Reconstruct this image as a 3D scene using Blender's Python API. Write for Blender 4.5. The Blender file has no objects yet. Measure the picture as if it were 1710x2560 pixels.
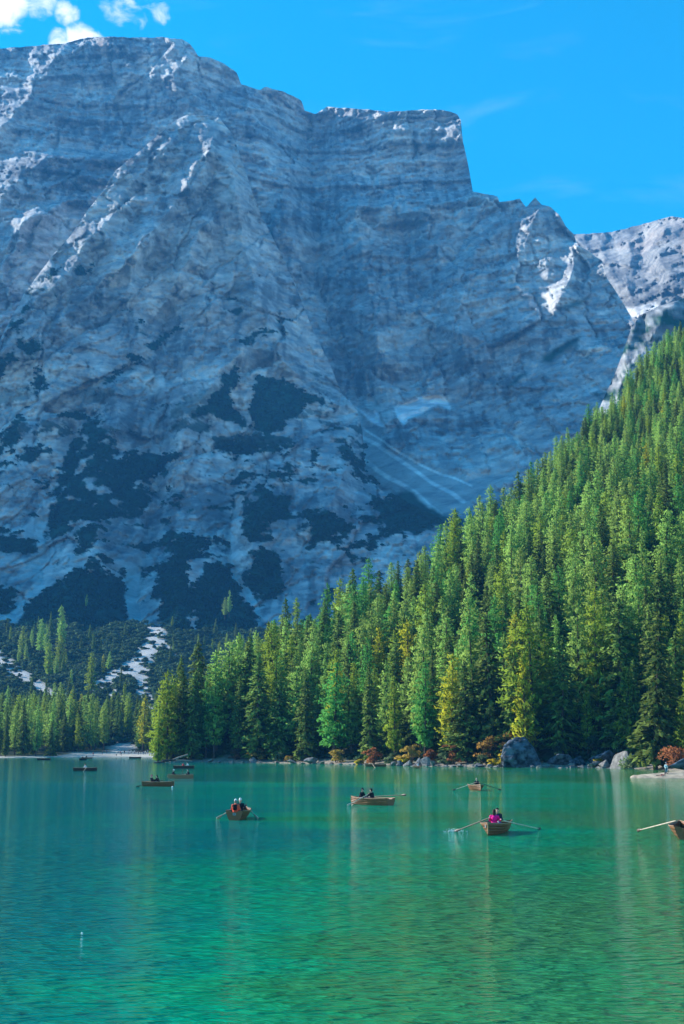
import bpy, bmesh, math, random
import numpy as np
from mathutils import Vector, Matrix

# ------------------------------------------------------------------ camera, sky, sun, exposure
F_PX, CX, CY, HORIZON = 3400.0, 855.0, 1280.0, 1863.0      # photograph 1710 x 2560
CAM_Z = 5.1
PITCH = math.atan((HORIZON - CY) / F_PX)
SUN_DIR = Vector((-0.80, 0.37, 0.47)).normalized()          # towards the sun

sc = bpy.context.scene
col = sc.collection
cam_data = bpy.data.cameras.new('camera')
cam_data.sensor_fit = 'VERTICAL'
cam_data.sensor_height = 24.0
cam_data.lens = 24.0 * F_PX / 2560.0
cam_data.clip_start = 0.5
cam_data.clip_end = 30000.0
cam = bpy.data.objects.new('camera', cam_data)
cam.location = (0, 0, CAM_Z)
cam.rotation_euler = (math.pi / 2 + PITCH, 0, 0)
col.objects.link(cam)
sc.camera = cam

sc.view_settings.view_transform = 'Standard'
sc.view_settings.look = 'None'
sc.view_settings.gamma = 1.0
sc.view_settings.exposure = 1.3
sc.view_settings.use_curve_mapping = False
sc.render.engine = 'CYCLES'
sc.cycles.use_denoising = True
sc.cycles.denoising_prefilter = 'ACCURATE'
sc.cycles.use_adaptive_sampling = True
sc.cycles.adaptive_threshold = 0.012
sc.cycles.adaptive_min_samples = 24
sc.cycles.max_bounces = 6
sc.cycles.diffuse_bounces = 2
sc.cycles.glossy_bounces = 3
sc.cycles.transmission_bounces = 3
sc.cycles.transparent_max_bounces = 8
sc.cycles.volume_bounces = 0
sc.cycles.sample_clamp_indirect = 4.0


def ray(px, py):
    """direction through a photograph point, scaled to one metre of depth (Y)"""
    a = (np.asarray(px, float) - CX) / F_PX
    b = (CY - np.asarray(py, float)) / F_PX
    c, s = math.cos(PITCH), math.sin(PITCH)
    den = c - b * s
    return a / den, (s + b * c) / den


def at(px, py, Y):
    dx, dz = ray(px, py)
    return Vector((float(dx * Y), float(Y), float(CAM_Z + dz * Y)))


def on_water(px, py, z=0.0):
    dx, dz = ray(px, py)
    Y = (z - CAM_Z) / float(dz)
    return Vector((float(dx) * Y, Y, z))


class NT:
    """small helper for node trees"""
    def __init__(self, tree):
        self.t = tree
        self.n = tree.nodes
        self.l = tree.links
    def add(self, typ, ins=None, **props):
        nd = self.n.new(typ)
        for k, v in props.items():
            setattr(nd, k, v)
        for k, v in (ins or {}).items():
            if isinstance(v, bpy.types.NodeSocket):
                self.l.new(v, nd.inputs[k])
            else:
                nd.inputs[k].default_value = v
        return nd
    def math(self, op, a, b=None, c=None, clamp=False):
        nd = self.n.new('ShaderNodeMath')
        nd.operation = op
        nd.use_clamp = clamp
        for i, v in enumerate((a, b, c)):
            if v is None:
                continue
            if isinstance(v, bpy.types.NodeSocket):
                self.l.new(v, nd.inputs[i])
            else:
                nd.inputs[i].default_value = v
        return nd.outputs[0]
    def mix(self, fac, a, b, blend='MIX'):
        nd = self.n.new('ShaderNodeMix')
        nd.data_type = 'RGBA'
        nd.blend_type = blend
        for i, v in ((0, fac), (6, a), (7, b)):
            if isinstance(v, bpy.types.NodeSocket):
                self.l.new(v, nd.inputs[i])
            else:
                if i and len(v) == 3:
                    v = (*v, 1)
                nd.inputs[i].default_value = v
        return nd.outputs[2]
    def ramp(self, fac, lo, hi, a=0.0, b=1.0, smooth=True):
        nd = self.n.new('ShaderNodeMapRange')
        nd.interpolation_type = 'SMOOTHSTEP' if smooth else 'LINEAR'
        self.l.new(fac, nd.inputs[0])
        for i, v in zip((1, 2, 3, 4), (lo, hi, a, b)):
            nd.inputs[i].default_value = v
        return nd.outputs[0]
    def noise(self, vec, scale, detail=4, rough=0.55, dist=0.0):
        nd = self.add('ShaderNodeTexNoise', {'Scale': scale, 'Detail': detail, 'Roughness': rough, 'Distortion': dist})
        self.l.new(vec, nd.inputs['Vector'])
        return nd.outputs['Fac']


world = bpy.data.worlds.new('World')
sc.world = world
world.use_nodes = True
w = NT(world.node_tree)
w.n.clear()
sky = w.add('ShaderNodeTexSky', sky_type='NISHITA', sun_disc=False)
sky.sun_elevation = math.asin(SUN_DIR.z)
sky.sun_rotation = math.atan2(SUN_DIR.x, SUN_DIR.y)
sky.altitude = 1500
sky.air_density = 1.0
sky.dust_density = 0.3
sky.ozone_density = 1.0
hs = w.add('ShaderNodeHueSaturation', {'Hue': 0.483, 'Saturation': 1.62, 'Value': 1.0, 'Color': sky.outputs[0]})
tc = w.add('ShaderNodeTexCoord')
dvec = tc.outputs['Generated']
clouds = None
for (px, py, rad, amp) in [(0, -15, 1.7, .95), (95, 5, 1.0, .6), (200, 100, .95, .95), (150, 102, 0.7, .8), (235, 108, .7, .75), (168, 34, .75, .62), (300, 15, 1.2, .55),
                           (400, 30, .7, .42), (345, 35, .9, .42), (20, 80, .8, .4)]:
    dx, dz = ray(px, py)
    v = Vector((float(dx), 1, float(dz))).normalized()
    dt = w.add('ShaderNodeVectorMath', {0: dvec, 1: v}, operation='DOT_PRODUCT').outputs['Value']
    blob = w.ramp(dt, math.cos(math.radians(rad)), math.cos(math.radians(rad * 0.1)), 0.0, amp)
    clouds = blob if clouds is None else w.math('MAXIMUM', clouds, blob)
wp = w.add('ShaderNodeMapping', {'Vector': dvec, 'Scale': (1, 1, 1.5)})
n1 = w.noise(wp.outputs[0], 55, 8, 0.58, 0.4)
cl = w.math('ADD', clouds, w.math('MULTIPLY', w.math('SUBTRACT', n1, 0.5), 1.5))
cl = w.math('MULTIPLY', w.ramp(cl, 0.30, 0.95), w.ramp(clouds, 0.0, 0.15))
# faint cirrus veil, drifting over the whole sky in long streaks
cm = w.add('ShaderNodeMapping', {'Vector': dvec, 'Scale': (2.2, 2.2, 9.0), 'Rotation': (0.0, 0.55, 0.0)})
ci = w.noise(cm.outputs[0], 3.2, 6, 0.6, 0.5)
ci = w.math('MULTIPLY', w.ramp(ci, 0.52, 0.85), 0.09)
cc = w.math('MAXIMUM', cl, ci)
skyc = w.mix(cc, hs.outputs[0], (4.6, 4.8, 5.1))
bg = w.add('ShaderNodeBackground', {'Color': skyc, 'Strength': 0.125})
wo = w.add('ShaderNodeOutputWorld', {'Surface': bg.outputs[0]})

sd = bpy.data.lights.new('sun', 'SUN')
sd.energy = 4.3
sd.angle = math.radians(0.5)
sd.color = (1.0, 0.945, 0.86)
sun = bpy.data.objects.new('sun', sd)
sun.rotation_euler = SUN_DIR.to_track_quat('Z', 'Y').to_euler()
sun.location = (-200, 100, 300)
col.objects.link(sun)

# ------------------------------------------------------------------ helpers
rng = np.random.default_rng(7)
random.seed(7)


def tag(o, label=None, cat=None, group=None, kind=None):
    if label: o['label'] = label
    if cat: o['category'] = cat
    if group: o['group'] = group
    if kind: o['kind'] = kind
    return o


def link(o, parent=None):
    col.objects.link(o)
    if parent is not None:
        o.parent = parent
    return o


def empty(name, loc=(0, 0, 0), rz=0.0):
    o = bpy.data.objects.new(name, None)
    o.empty_display_size = 0.3
    o.location = loc
    o.rotation_euler = (0, 0, rz)
    return link(o)


def mesh_np(name, verts, faces, mats, smooth=False, matidx=None):
    """verts (n,3), faces (m,k) arrays -> mesh"""
    me = bpy.data.meshes.new(name)
    verts = np.asarray(verts, np.float32)
    faces = np.asarray(faces, np.int32)
    m, k = faces.shape
    me.vertices.add(len(verts))
    me.vertices.foreach_set('co', verts.ravel())
    me.loops.add(m * k)
    me.loops.foreach_set('vertex_index', faces.ravel())
    me.polygons.add(m)
    me.polygons.foreach_set('loop_start', np.arange(0, m * k, k, dtype=np.int32))
    me.polygons.foreach_set('loop_total', np.full(m, k, np.int32))
    if smooth:
        me.polygons.foreach_set('use_smooth', np.ones(m, bool))
    if not isinstance(mats, (list, tuple)):
        mats = [mats]
    for q in mats:
        me.materials.append(q)
    if matidx is not None:
        me.polygons.foreach_set('material_index', np.asarray(matidx, np.int32))
    me.update(calc_edges=True)
    me.validate()
    return me


def obj(name, me, parent=None):
    return link(bpy.data.objects.new(name, me), parent)


def point_color(me, name, rgb):
    a = me.attributes.new(name, 'FLOAT_COLOR', 'POINT')
    d = np.ones((len(rgb), 4), np.float32)
    d[:, :3] = rgb
    a.data.foreach_set('color', d.ravel())


def hash2(ix, iy, seed):
    h = (ix.astype(np.int64) * 374761393 + iy.astype(np.int64) * 668265263 + seed * 974711) & 0xFFFFFFFF
    h = ((h ^ (h >> 13)) * 1274126177) & 0xFFFFFFFF
    h = (h ^ (h >> 16)) & 0xFFFFFFFF
    return h


def noise2(x, y, seed=0):
    """gradient noise in about -1..1"""
    x = np.asarray(x, float); y = np.asarray(y, float)
    ix = np.floor(x).astype(np.int64); iy = np.floor(y).astype(np.int64)
    fx = x - ix; fy = y - iy
    ux = fx * fx * fx * (fx * (fx * 6 - 15) + 10); uy = fy * fy * fy * (fy * (fy * 6 - 15) + 10)
    def g(a, b, qx, qy):
        ang = hash2(a, b, seed) * (2 * math.pi / 4294967296.0)
        return np.cos(ang) * qx + np.sin(ang) * qy
    n00 = g(ix, iy, fx, fy); n10 = g(ix + 1, iy, fx - 1, fy)
    n01 = g(ix, iy + 1, fx, fy - 1); n11 = g(ix + 1, iy + 1, fx - 1, fy - 1)
    return 1.5 * ((n00 * (1 - ux) + n10 * ux) * (1 - uy) + (n01 * (1 - ux) + n11 * ux) * uy)


def fbm(x, y, seed=0, octs=5, gain=0.5, lac=2.03):
    s = 0; a = 1; t = 0
    for i in range(octs):
        s = s + a * noise2(x, y, seed + i * 17); t += a
        x = x * lac + 11.3; y = y * lac - 7.7; a *= gain
    return s / t


def ridged(x, y, seed=0, octs=5, gain=0.5, lac=2.03):
    s = 0; a = 1; t = 0
    for i in range(octs):
        s = s + a * (1 - 2 * np.abs(noise2(x, y, seed + i * 31))); t += a
        x = x * lac + 5.1; y = y * lac + 3.3; a *= gain
    return s / t


def facets(x, y, seed=0, jitter=0.9):
    """flat chips of rock: each cell of an irregular mosaic is a plane with its own tilt; returns height and distance to the crack"""
    ix = np.floor(x).astype(np.int64); iy = np.floor(y).astype(np.int64)
    d1 = np.full(np.shape(x), 9.0); d2 = np.full(np.shape(x), 9.0); h = np.zeros(np.shape(x))
    k = 1 / 4294967296.0
    for a in (-1, 0, 1):
        for b in (-1, 0, 1):
            cx = ix + a; cy = iy + b
            ox = cx + 0.5 + jitter * (hash2(cx, cy, seed) * k - 0.5); oy = cy + 0.5 + jitter * (hash2(cx, cy, seed + 7) * k - 0.5)
            ex = x - ox; ey = y - oy
            d = np.hypot(ex, ey)
            v = 2 * (hash2(cx, cy, seed + 13) * k - 0.5) * ex + 1.2 * (hash2(cx, cy, seed + 23) * k - 0.35) * ey + 0.5 * (hash2(cx, cy, seed + 31) * k - 0.5)
            m = d < d1
            d2 = np.where(m, d1, np.minimum(d2, d)); h = np.where(m, v, h); d1 = np.where(m, d, d1)
    return h, d2 - d1


def smooth(e0, e1, x):
    t = np.clip((x - e0) / (e1 - e0), 0, 1)
    return t * t * (3 - 2 * t)


def seg_dist(px, py, poly):
    """distance to a polyline and the side (-1 left of travel, +1 right)"""
    best = np.full(np.shape(px), 1e9); side = np.zeros(np.shape(px)); along = np.zeros(np.shape(px))
    tot = 0.0
    lens = [math.hypot(b[0] - a[0], b[1] - a[1]) for a, b in zip(poly, poly[1:])]
    T = sum(lens)
    for (a, b), L in zip(zip(poly, poly[1:]), lens):
        vx, vy = b[0] - a[0], b[1] - a[1]
        t = np.clip(((px - a[0]) * vx + (py - a[1]) * vy) / (L * L), 0, 1)
        d = np.hypot(px - a[0] - t * vx, py - a[1] - t * vy)
        s = np.sign(vx * (py - a[1]) - vy * (px - a[0]))
        m = d < best
        best = np.where(m, d, best); side = np.where(m, s, side); along = np.where(m, (tot + t * L) / T, along)
        tot += L
    return best, side, along


def in_poly(px, py, poly):
    r = np.zeros(np.shape(px), bool)
    n = len(poly)
    for i in range(n):
        x0, y0 = poly[i]; x1, y1 = poly[(i + 1) % n]
        if y0 == y1: continue
        c = ((y0 > py) != (y1 > py)) & (px < (x1 - x0) * (py - y0) / (y1 - y0) + x0)
        r ^= c
    return r


def rbf(ctrl, px, py, e=70.0):
    c = np.array(ctrl, float)
    def k(dx, dy):
        return np.sqrt(dx * dx + dy * dy + e * e)
    n = len(c)
    A = np.zeros((n + 3, n + 3))
    A[:n, :n] = k(c[:, None, 0] - c[None, :, 0], c[:, None, 1] - c[None, :, 1]) + np.eye(n) * 1.0
    P = np.c_[np.ones(n), c[:, 0] / 1000, c[:, 1] / 1000]
    A[:n, n:] = P; A[n:, :n] = P.T
    sol = np.linalg.solve(A, np.r_[c[:, 2], 0, 0, 0])
    out = sol[n] + sol[n + 1] * px / 1000 + sol[n + 2] * py / 1000
    for i in range(n):
        out = out + sol[i] * k(px - c[i, 0], py - c[i, 1])
    return out


def new_mat(name):
    m = bpy.data.materials.new(name)
    m.use_nodes = True
    t = NT(m.node_tree)
    t.n.clear()
    return m, t


def finish(t, shader, bump=None):
    t.add('ShaderNodeOutputMaterial', {'Surface': shader})


def plain(name, rgb, rough=0.7, var=0.15, scale=6.0, spec=0.3, bump=0.0, bscale=None, metal=0.0, stretch=(1, 1, 1), bdist=0.02):
    """procedural material: colour broken up by noise, optional fine relief"""
    m, t = new_mat(name)
    tc = t.add('ShaderNodeTexCoord')
    mp = t.add('ShaderNodeMapping', {'Vector': tc.outputs['Object'], 'Scale': stretch})
    n = t.noise(mp.outputs[0], scale, 5, 0.6)
    lo = [c * (1 - var) for c in rgb]; hi = [min(1, c * (1 + var)) for c in rgb]
    c = t.mix(t.ramp(n, 0.3, 0.7), lo, hi)
    p = t.add('ShaderNodeBsdfPrincipled', {'Base Color': c, 'Roughness': rough, 'Metallic': metal})
    p.inputs['Specular IOR Level'].default_value = spec
    if bump:
        b = t.add('ShaderNodeBump', {'Strength': bump, 'Distance': bdist, 'Height': t.noise(mp.outputs[0], bscale or scale * 4, 5, 0.6)})
        t.l.new(b.outputs[0], p.inputs['Normal'])
    finish(t, p.outputs[0])
    return m


# ------------------------------------------------------------------ mountain rock material
def rock_material(name, fine=0.02):
    m, t = new_mat(name)
    at_ = t.add('ShaderNodeAttribute', attribute_name='tint')
    tc = t.add('ShaderNodeTexCoord')
    mp = t.add('ShaderNodeMapping', {'Vector': tc.outputs['Object'], 'Scale': (1, 1, 2.6), 'Rotation': (0, 0.15, 0)})
    n = t.noise(mp.outputs[0], fine, 8, 0.62, 0.3)
    n2 = t.noise(mp.outputs[0], fine * 5, 5, 0.6)
    c = t.mix(1.0, at_.outputs['Color'], t.mix(t.ramp(n, 0.25, 0.75), (0.50, 0.52, 0.56), (1.36, 1.34, 1.30)), 'MULTIPLY')
    p = t.add('ShaderNodeBsdfPrincipled', {'Base Color': c, 'Roughness': 0.95})
    p.inputs['Specular IOR Level'].default_value = 0.1
    h = t.math('ADD', t.math('MULTIPLY', n, 1.0), t.math('MULTIPLY', n2, 0.5))
    b = t.add('ShaderNodeBump', {'Strength': 0.6, 'Distance': 9.0, 'Height': h})
    t.l.new(b.outputs[0], p.inputs['Normal'])
    finish(t, p.outputs[0])
    return m


ROCK = rock_material('dolomite_rock')
# ------------------------------------------------------------------ the mountains
def sc_poly(pts, s, ox, oy):
    return [(x / s + ox, y / s + oy) for x, y in pts]


GREY = np.array([0.36, 0.37, 0.385])
PALE = np.array([0.56, 0.56, 0.55])
WARM = np.array([0.46, 0.35, 0.30])
DARKROCK = np.array([0.135, 0.15, 0.17])
SCRUB = np.array([0.006, 0.055, 0.040])
SNOW = np.array([0.93, 0.95, 0.97])


def soft_poly(px, py, poly, edge=7.0):
    ins = in_poly(px, py, poly)
    d, _, _ = seg_dist(px, py, poly + [poly[0]])
    sd_ = np.where(ins, d, -d)
    return smooth(-edge, edge, sd_)


def br_(X, Z, seed):
    return fbm(X / 70, Z / 70, seed + 91, 3)


def cliff(name, top, x0, x1, step, bottom, rows, ctrl, feats, tint, relief=1.0, jag=3.0, seed=1, strata=1.0, tilt=0.0, cap=True, e=70.0, calm=None, dip=0.15):
    cols = np.arange(x0, x1 + step, step, dtype=float)
    tx, ty = np.array(top, float).T
    tp = np.interp(cols, tx, ty) + jag * fbm(cols / 26.0, cols * 0 + seed, seed + 3, 4)
    bt = np.interp(cols, *np.array(bottom, float).T) if isinstance(bottom, list) else np.full_like(cols, bottom)
    PX = np.repeat(cols[None, :], rows, 0)
    PY = np.maximum(np.linspace(tp.min(), bt.max(), rows)[:, None], tp[None, :])
    D = rbf(ctrl, PX, PY, e)
    dx, dz = ray(PX, PY)
    X = dx * D; Z = CAM_Z + dz * D
    # wandering of every drawn line, so that ridges and gullies are not straight
    wx = PX + 16 * fbm(PX / 75, PY / 75, seed + 50, 4); wy = PY + 16 * fbm(PX / 75, PY / 75, seed + 60, 4)
    for poly, amp, wl, wr in feats:
        d, s, al = seg_dist(wx, wy, poly)
        wd = np.where(s > 0, wl, wr)
        fall = np.clip(1 - d / wd, 0, 1)
        D = D - amp * fall * (0.6 + 0.4 * fall) * smooth(-0.02, 0.15, al) 
    # ribs and gullies running down the face, strata ledges, broken rock
    u = X + 0.35 * Z * tilt
    g1 = ridged(u / 230 + 0.35 * fbm(X / 300, Z / 300, seed + 7, 4), Z / 560, seed + 9, 6, .55)
    g2 = ridged(u / 80 + 0.6 * fbm(X / 120, Z / 120, seed + 8, 4), Z / 170, seed + 19, 5, .55)
    fl = ridged(u / 26 + 0.5 * br_(X, Z, seed), Z / 120, seed + 27, 3)
    br = fbm(X / 60, Z / 45, seed + 21, 5, 0.58)
    zz = Z + 0.16 * X + 60 * fbm(X / 420, Z / 420, seed + 31, 3) 
    st = 0
    for per, am in ((70.0, 1.0), (27.0, 0.5), (12.0, .22)):
        ph = zz / per + 0.35 * fbm(X / 150, Z / 60, seed + int(per), 3)
        fr = ph - np.floor(ph)
        st = st + am * (smooth(0.0, 0.75, fr) - smooth(0.78, 1.0, fr) - 0.4) 
    fine = fbm(X / 17, Z / 11, seed + 23, 4, 0.6)
    crack = smooth(0.72, 0.93, ridged(X / 75 + 0.9 * br, Z / 130 + .4 * br, seed + 29, 2)) + 0.8 * smooth(0.75, 0.95, ridged((X + Z * .9) / 110 + .5 * br, (Z - X * .6) / 45, seed + 39, 2))
    strata = strata * (1 + 1.3 * smooth(600, 440, PY))
    if calm is not None:
        relief = relief * (1 - 0.85 * calm(PX, PY, wx, wy))
    wxx = X + 26 * fbm(X / 80, Z / 80, seed + 101, 5); wzz = Z + 26 * fbm(X / 80, Z / 80, seed + 103, 5)
    c_, s_ = math.cos(dip), math.sin(dip)
    ru = wxx * c_ + wzz * s_; rv = -wxx * s_ + wzz * c_
    f1, k1 = facets(ru / 105, rv / 165, seed + 111)
    f2, k2 = facets(ru / 42, rv / 60, seed + 131)
    f3, k3 = facets(ru / 15, rv / 17, seed + 151)
    f4, k4 = facets(ru / 34, rv / 9, seed + 171)
    D = D + relief * 8 * crack - relief * (44 * f1 + 19 * f2 + 8.5 * f3 + strata * 5 * f4)
    D = D + relief * (9 * smooth(.08, .0, k1) * np.clip(.6 + 1.5 * br, 0, 1.4) + 6 * smooth(.10, .0, k2) * np.clip(.6 - 1.5 * br, 0, 1.4))
    D = D - relief * (24 * g1 + 9 * g2 + 5 * br + 3 * fl + 2.5 * fine) + relief * strata * 9.0 * st * (0.4 + 0.8 * np.clip(fbm(X / 260, Z / 200, seed + 77, 3) + .5, 0, 1.3))
    X = dx * D; Z = CAM_Z + dz * D; Y = D
    rgb = tint(PX, PY, wx, wy, X, Z, br, g2)
    V = np.stack([X, Y, Z], -1)
    if cap:
        back = []
        for dd, dn in ((500, 300), (280, 100), (120, 30), (35, 3)):
            q = V[0].copy(); q[:, 0] *= 1 + dd / q[:, 1]; q[:, 1] += dd; q[:, 2] -= dn
            back.append(q)
        V = np.concatenate([np.array(back), V], 0)
        rgb = np.concatenate([np.repeat(rgb[:1], 4, 0), rgb], 0)
    R, C = V.shape[:2]
    i = np.arange(R * C).reshape(R, C)
    F = np.stack([i[:-1, :-1], i[1:, :-1], i[1:, 1:], i[:-1, 1:]], -1).reshape(-1, 4)
    me = mesh_np(name, V.reshape(-1, 3), F, ROCK, smooth=False)
    point_color(me, 'tint', rgb.reshape(-1, 3))
    o = obj(name, me)
    tag(o, kind='structure')
    return o, V, rgb, PX, PY


def mixc(a, b, f):
    return a + (b - a) * f[..., None]


def base_rock(PX, PY, X, Z, br, seed):
    n = fbm(X / 210, Z / 120, seed, 5)
    streak = fbm(X / 14, Z / 95, seed + 5, 4)
    c = np.ones(PX.shape + (3,)) * GREY
    fine = fbm(X / 22, Z / 9, seed + 9, 4, .6)
    c = mixc(c, PALE, smooth(-.05, 0.35, n + 0.5 * streak + .3 * fine) * 0.9)
    c = mixc(c, DARKROCK, smooth(0.08, 0.42, -n + 0.7 * streak - .35 * fine) * 0.9)
    band = fbm(X / 300, (Z + .16 * X + 60 * n) / 16, seed + 15, 4, .6)
    c = c * (1 + 0.20 * np.clip(band, -1, 1) + .35 * np.clip(fine, -1, 1))[..., None]
    return c


# ---- main wall with the flat-topped summit and the bowl on the right
TOP_A = [(-2600, 700), (-2000, 520), (-1500, 420), (-1000, 330), (-600, 250), (-300, 170), (0, 121), (66, 117), (110, 112), (165, 109), (189, 101), (219, 93), (285, 92), (351, 94), (406, 93), (455, 98), (472, 107),
         (485, 123), (496, 141), (527, 144), (554, 156), (581, 173), (592, 181), (603, 211), (631, 219), (650, 225), (664, 217), (708, 229), (735, 241),
         (754, 252), (762, 277), (790, 285), (817, 267), (893, 272), (970, 279), (1035, 276), (1086, 273), (1125, 279), (1144, 287), (1153, 302), (1156, 348),
         (1165, 387), (1172, 420), (1182, 477), (1202, 483), (1244, 491), (1248, 504), (1280, 501), (1299, 496), (1315, 518), (1338, 494), (1354, 512),
         (1376, 517), (1399, 538), (1415, 567), (1434, 585), (1444, 612), (1505, 651), (1518, 696), (1544, 735), (1563, 767), (1600, 830), (1660, 900), (1800, 1050)]
CT_A = [(-2500, 900, 2300), (-1500, 500, 2450), (-1500, 1000, 2000), (-700, 300, 2750), (-700, 900, 2200), (-400, 1300, 1900), (0, 125, 3000), (150, 110, 2980), (300, 100, 2900), (455, 100, 2870), (600, 215, 2880), (700, 230, 2900), (780, 285, 2960), (860, 275, 2900),
        (1000, 280, 2830), (1150, 300, 2760), (1000, 420, 2790), (1140, 440, 2730), (880, 420, 2830), (1180, 480, 2640), (1050, 500, 2660), (900, 520, 2700),
        (1340, 500, 2470), (1430, 590, 2400), (1560, 770, 2230), (1250, 600, 2480), (1000, 650, 2560), (1150, 800, 2380), (1350, 780, 2290), (1000, 880, 2400),
        (200, 330, 2790), (60, 300, 2800), (450, 220, 2830), (300, 420, 2660), (100, 480, 2560), (0, 600, 2450), (250, 520, 2540), (-50, 800, 2300), (620, 350, 2800), (700, 500, 2720), (760, 650, 2640), (800, 800, 2520),
        (850, 920, 2420), (930, 1030, 2290), (1060, 1000, 2300), (1150, 1040, 2230), (1000, 1100, 2150), (1100, 1200, 1980), (1200, 1150, 2020), (1300, 1050, 2080), (1450, 950, 2060), (1560, 1000, 1900),
        (900, 1200, 2100), (1180, 1300, 1800), (1400, 1250, 1750), (700, 1100, 2350), (400, 900, 2450), (200, 1200, 2100), (600, 1500, 1900), (1200, 1500, 1500), (1600, 1500, 1400)]
FT_A = [  # polyline, towards the viewer (+) in metres, width on either side in pixels
    ([(780, 290), (770, 400), (800, 560), (790, 700), (840, 860), (900, 1000)], -70, 60, 70),
    ([(600, 215), (640, 330), (690, 470), (740, 620)], 55, 90, 60),
    ([(860, 300), (880, 470), (900, 600), (930, 760), (960, 900)], 45, 70, 60),
    ([(1000, 520), (1020, 650), (1080, 760), (1100, 880)], -45, 70, 60),
    ([(1340, 500), (1345, 600), (1390, 700), (1440, 800), (1480, 900)], 28, 70, 90),
    ([(1180, 480), (1200, 600), (1170, 700), (1150, 800), (1180, 950)], 40, 60, 60),
    ([(1240, 500), (1150, 620), (1040, 760), (1000, 860)], -35, 60, 50),
    ([(1434, 590), (1440, 660), (1400, 760)], 45, 40, 60),
    ([(820, 510), (950, 520), (1080, 520), (1180, 490), (1260, 505)], 40, 40, 25),
    ([(165, 110), (110, 190), (60, 260), (0, 330)], 70, 70, 60),
    ([(130, 200), (150, 290), (110, 360), (60, 430), (0, 490)], 60, 55, 60),
    ([(485, 125), (430, 190), (470, 270), (520, 300)], 45, 60, 60),
    ([(300, 110), (280, 200), (320, 300)], -35, 110, 110),
    ([(60, 430), (140, 390), (230, 395), (300, 400), (340, 390)], 55, 45, 20),
    ([(100, 475), (180, 445), (260, 440), (300, 445)], 45, 40, 18),
    ([(115, 525), (190, 490), (270, 485)], 40, 36, 16),
    ([(0, 640), (60, 560), (130, 520)], 45, 40, 30),
    ([(900, 1000), (960, 1060), (980, 1040), (1060, 1020), (1130, 1030)], 30, 26, 26),
    ([(1050, 800), (1200, 850), (1350, 830)], 25, 30, 40),
]
SNOW_A = [sc_poly([(965, 425), (1010, 410), (1090, 385), (1150, 378), (1190, 390), (1220, 430), (1215, 442), (1160, 420), (1100, 450), (1030, 470), (1010, 490), (990, 480)], 1.96, 500, 800),
          sc_poly([(765, 432), (810, 450), (870, 455), (900, 512), (870, 505), (820, 470)], 1.96, 500, 800), sc_poly([(712, 376), (735, 385), (752, 412), (740, 410)], 1.96, 500, 800)]
SNOW_A = [[(sum(q[0] for q in p) / len(p) + (x - sum(q[0] for q in p) / len(p)) * 1.12, sum(q[1] for q in p) / len(p) + (y - sum(q[1] for q in p) / len(p)) * 1.3) for x, y in p] for p in SNOW_A]
TALUS_A = sc_poly([(780, 450), (870, 520), (900, 620), (1300, 760), (1568, 720), (1300, 920), (1200, 990), (900, 1000), (780, 840)], 1.96, 500, 800)
STREAK_A = [([(905, 1090), (1000, 1150), (1080, 1205), (1160, 1252)], 7), ([(905, 1150), (960, 1185), (1040, 1235), (1105, 1290)], 8), ([(910, 1070), (980, 1120), (1060, 1165), (1180, 1215)], 4)]
VEG_A = [[(1349, 904), (1385, 872), (1448, 841), (1444, 859), (1376, 909)], [(1402, 772), (1444, 746), (1470, 740), (1420, 772)], [(1265, 965), (1300, 935), (1320, 930), (1290, 960)], [(1000, 1290), (1100, 1290), (1180, 1290), (1240, 1250), (1300, 1330), (1000, 1400)],
         sc_poly([(800, 740), (800, 830), (900, 880), (960, 860), (1020, 840), (1100, 890), (1180, 950), (1200, 990), (1050, 1100), (900, 1100), (800, 900)], 1.96, 500, 800)]


def tint_a(PX, PY, wx, wy, X, Z, br, g2):
    c = base_rock(PX, PY, X, Z, br, 301)
    redm = np.exp(-(((PX - 125) / 35) ** 2 + ((PY - 250) / 50) ** 2)) + 0.9 * np.exp(-(((PX - 250) / 14) ** 2 + ((PY - 118) / 28) ** 2)) + .35 * np.exp(-(((PX - 690) / 40) ** 2 + ((PY - 235) / 18) ** 2)) + .3 * np.exp(-(((PX - 820) / 40) ** 2 + ((PY - 300) / 25) ** 2))
    c = mixc(c, WARM, np.clip(redm * (0.9 + 0.8 * br), 0, 1) * 0.8)
    tal = soft_poly(wx, wy, TALUS_A, 14)
    c = mixc(c, np.array([0.40, 0.42, 0.43]), tal * 0.9)
    for p, wdt in STREAK_A:
        d, _, al = seg_dist(wx * .35 + PX * .65, wy * .35 + PY * .65, p)
        c = mixc(c, np.array([0.78, 0.79, 0.78]), smooth(wdt, wdt * 0.4, d))
    veg = 0
    for p in VEG_A:
        veg = np.maximum(veg, soft_poly(wx, wy, p, 8))
    veg = np.maximum(veg, 0.75 * smooth(0.25, 0.5, fbm(X / 40, Z / 24, 401, 4) - 0.1) * smooth(700, 900, PY) * smooth(1150, 1400, PX))
    c = mixc(c, SCRUB, np.clip(veg, 0, 1))
    for p in SNOW_A:
        c = mixc(c, SNOW, soft_poly(PX + 9 * br + 5 * g2, PY + 9 * br - 4 * g2, p, 3.5))
    return c


mountain, *_ = cliff('mountain', TOP_A, -60, 1800, 3.0, 1560, 430, CT_A, FT_A, tint_a, relief=1.05, seed=11, tilt=-0.3, strata=0.9, dip=0.12, calm=lambda PX, PY, wx, wy: np.maximum(soft_poly(wx, wy, TALUS_A, 14), np.maximum(soft_poly(PX, PY, SNOW_A[0], 6), soft_poly(PX, PY, SNOW_A[1], 6))))
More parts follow.
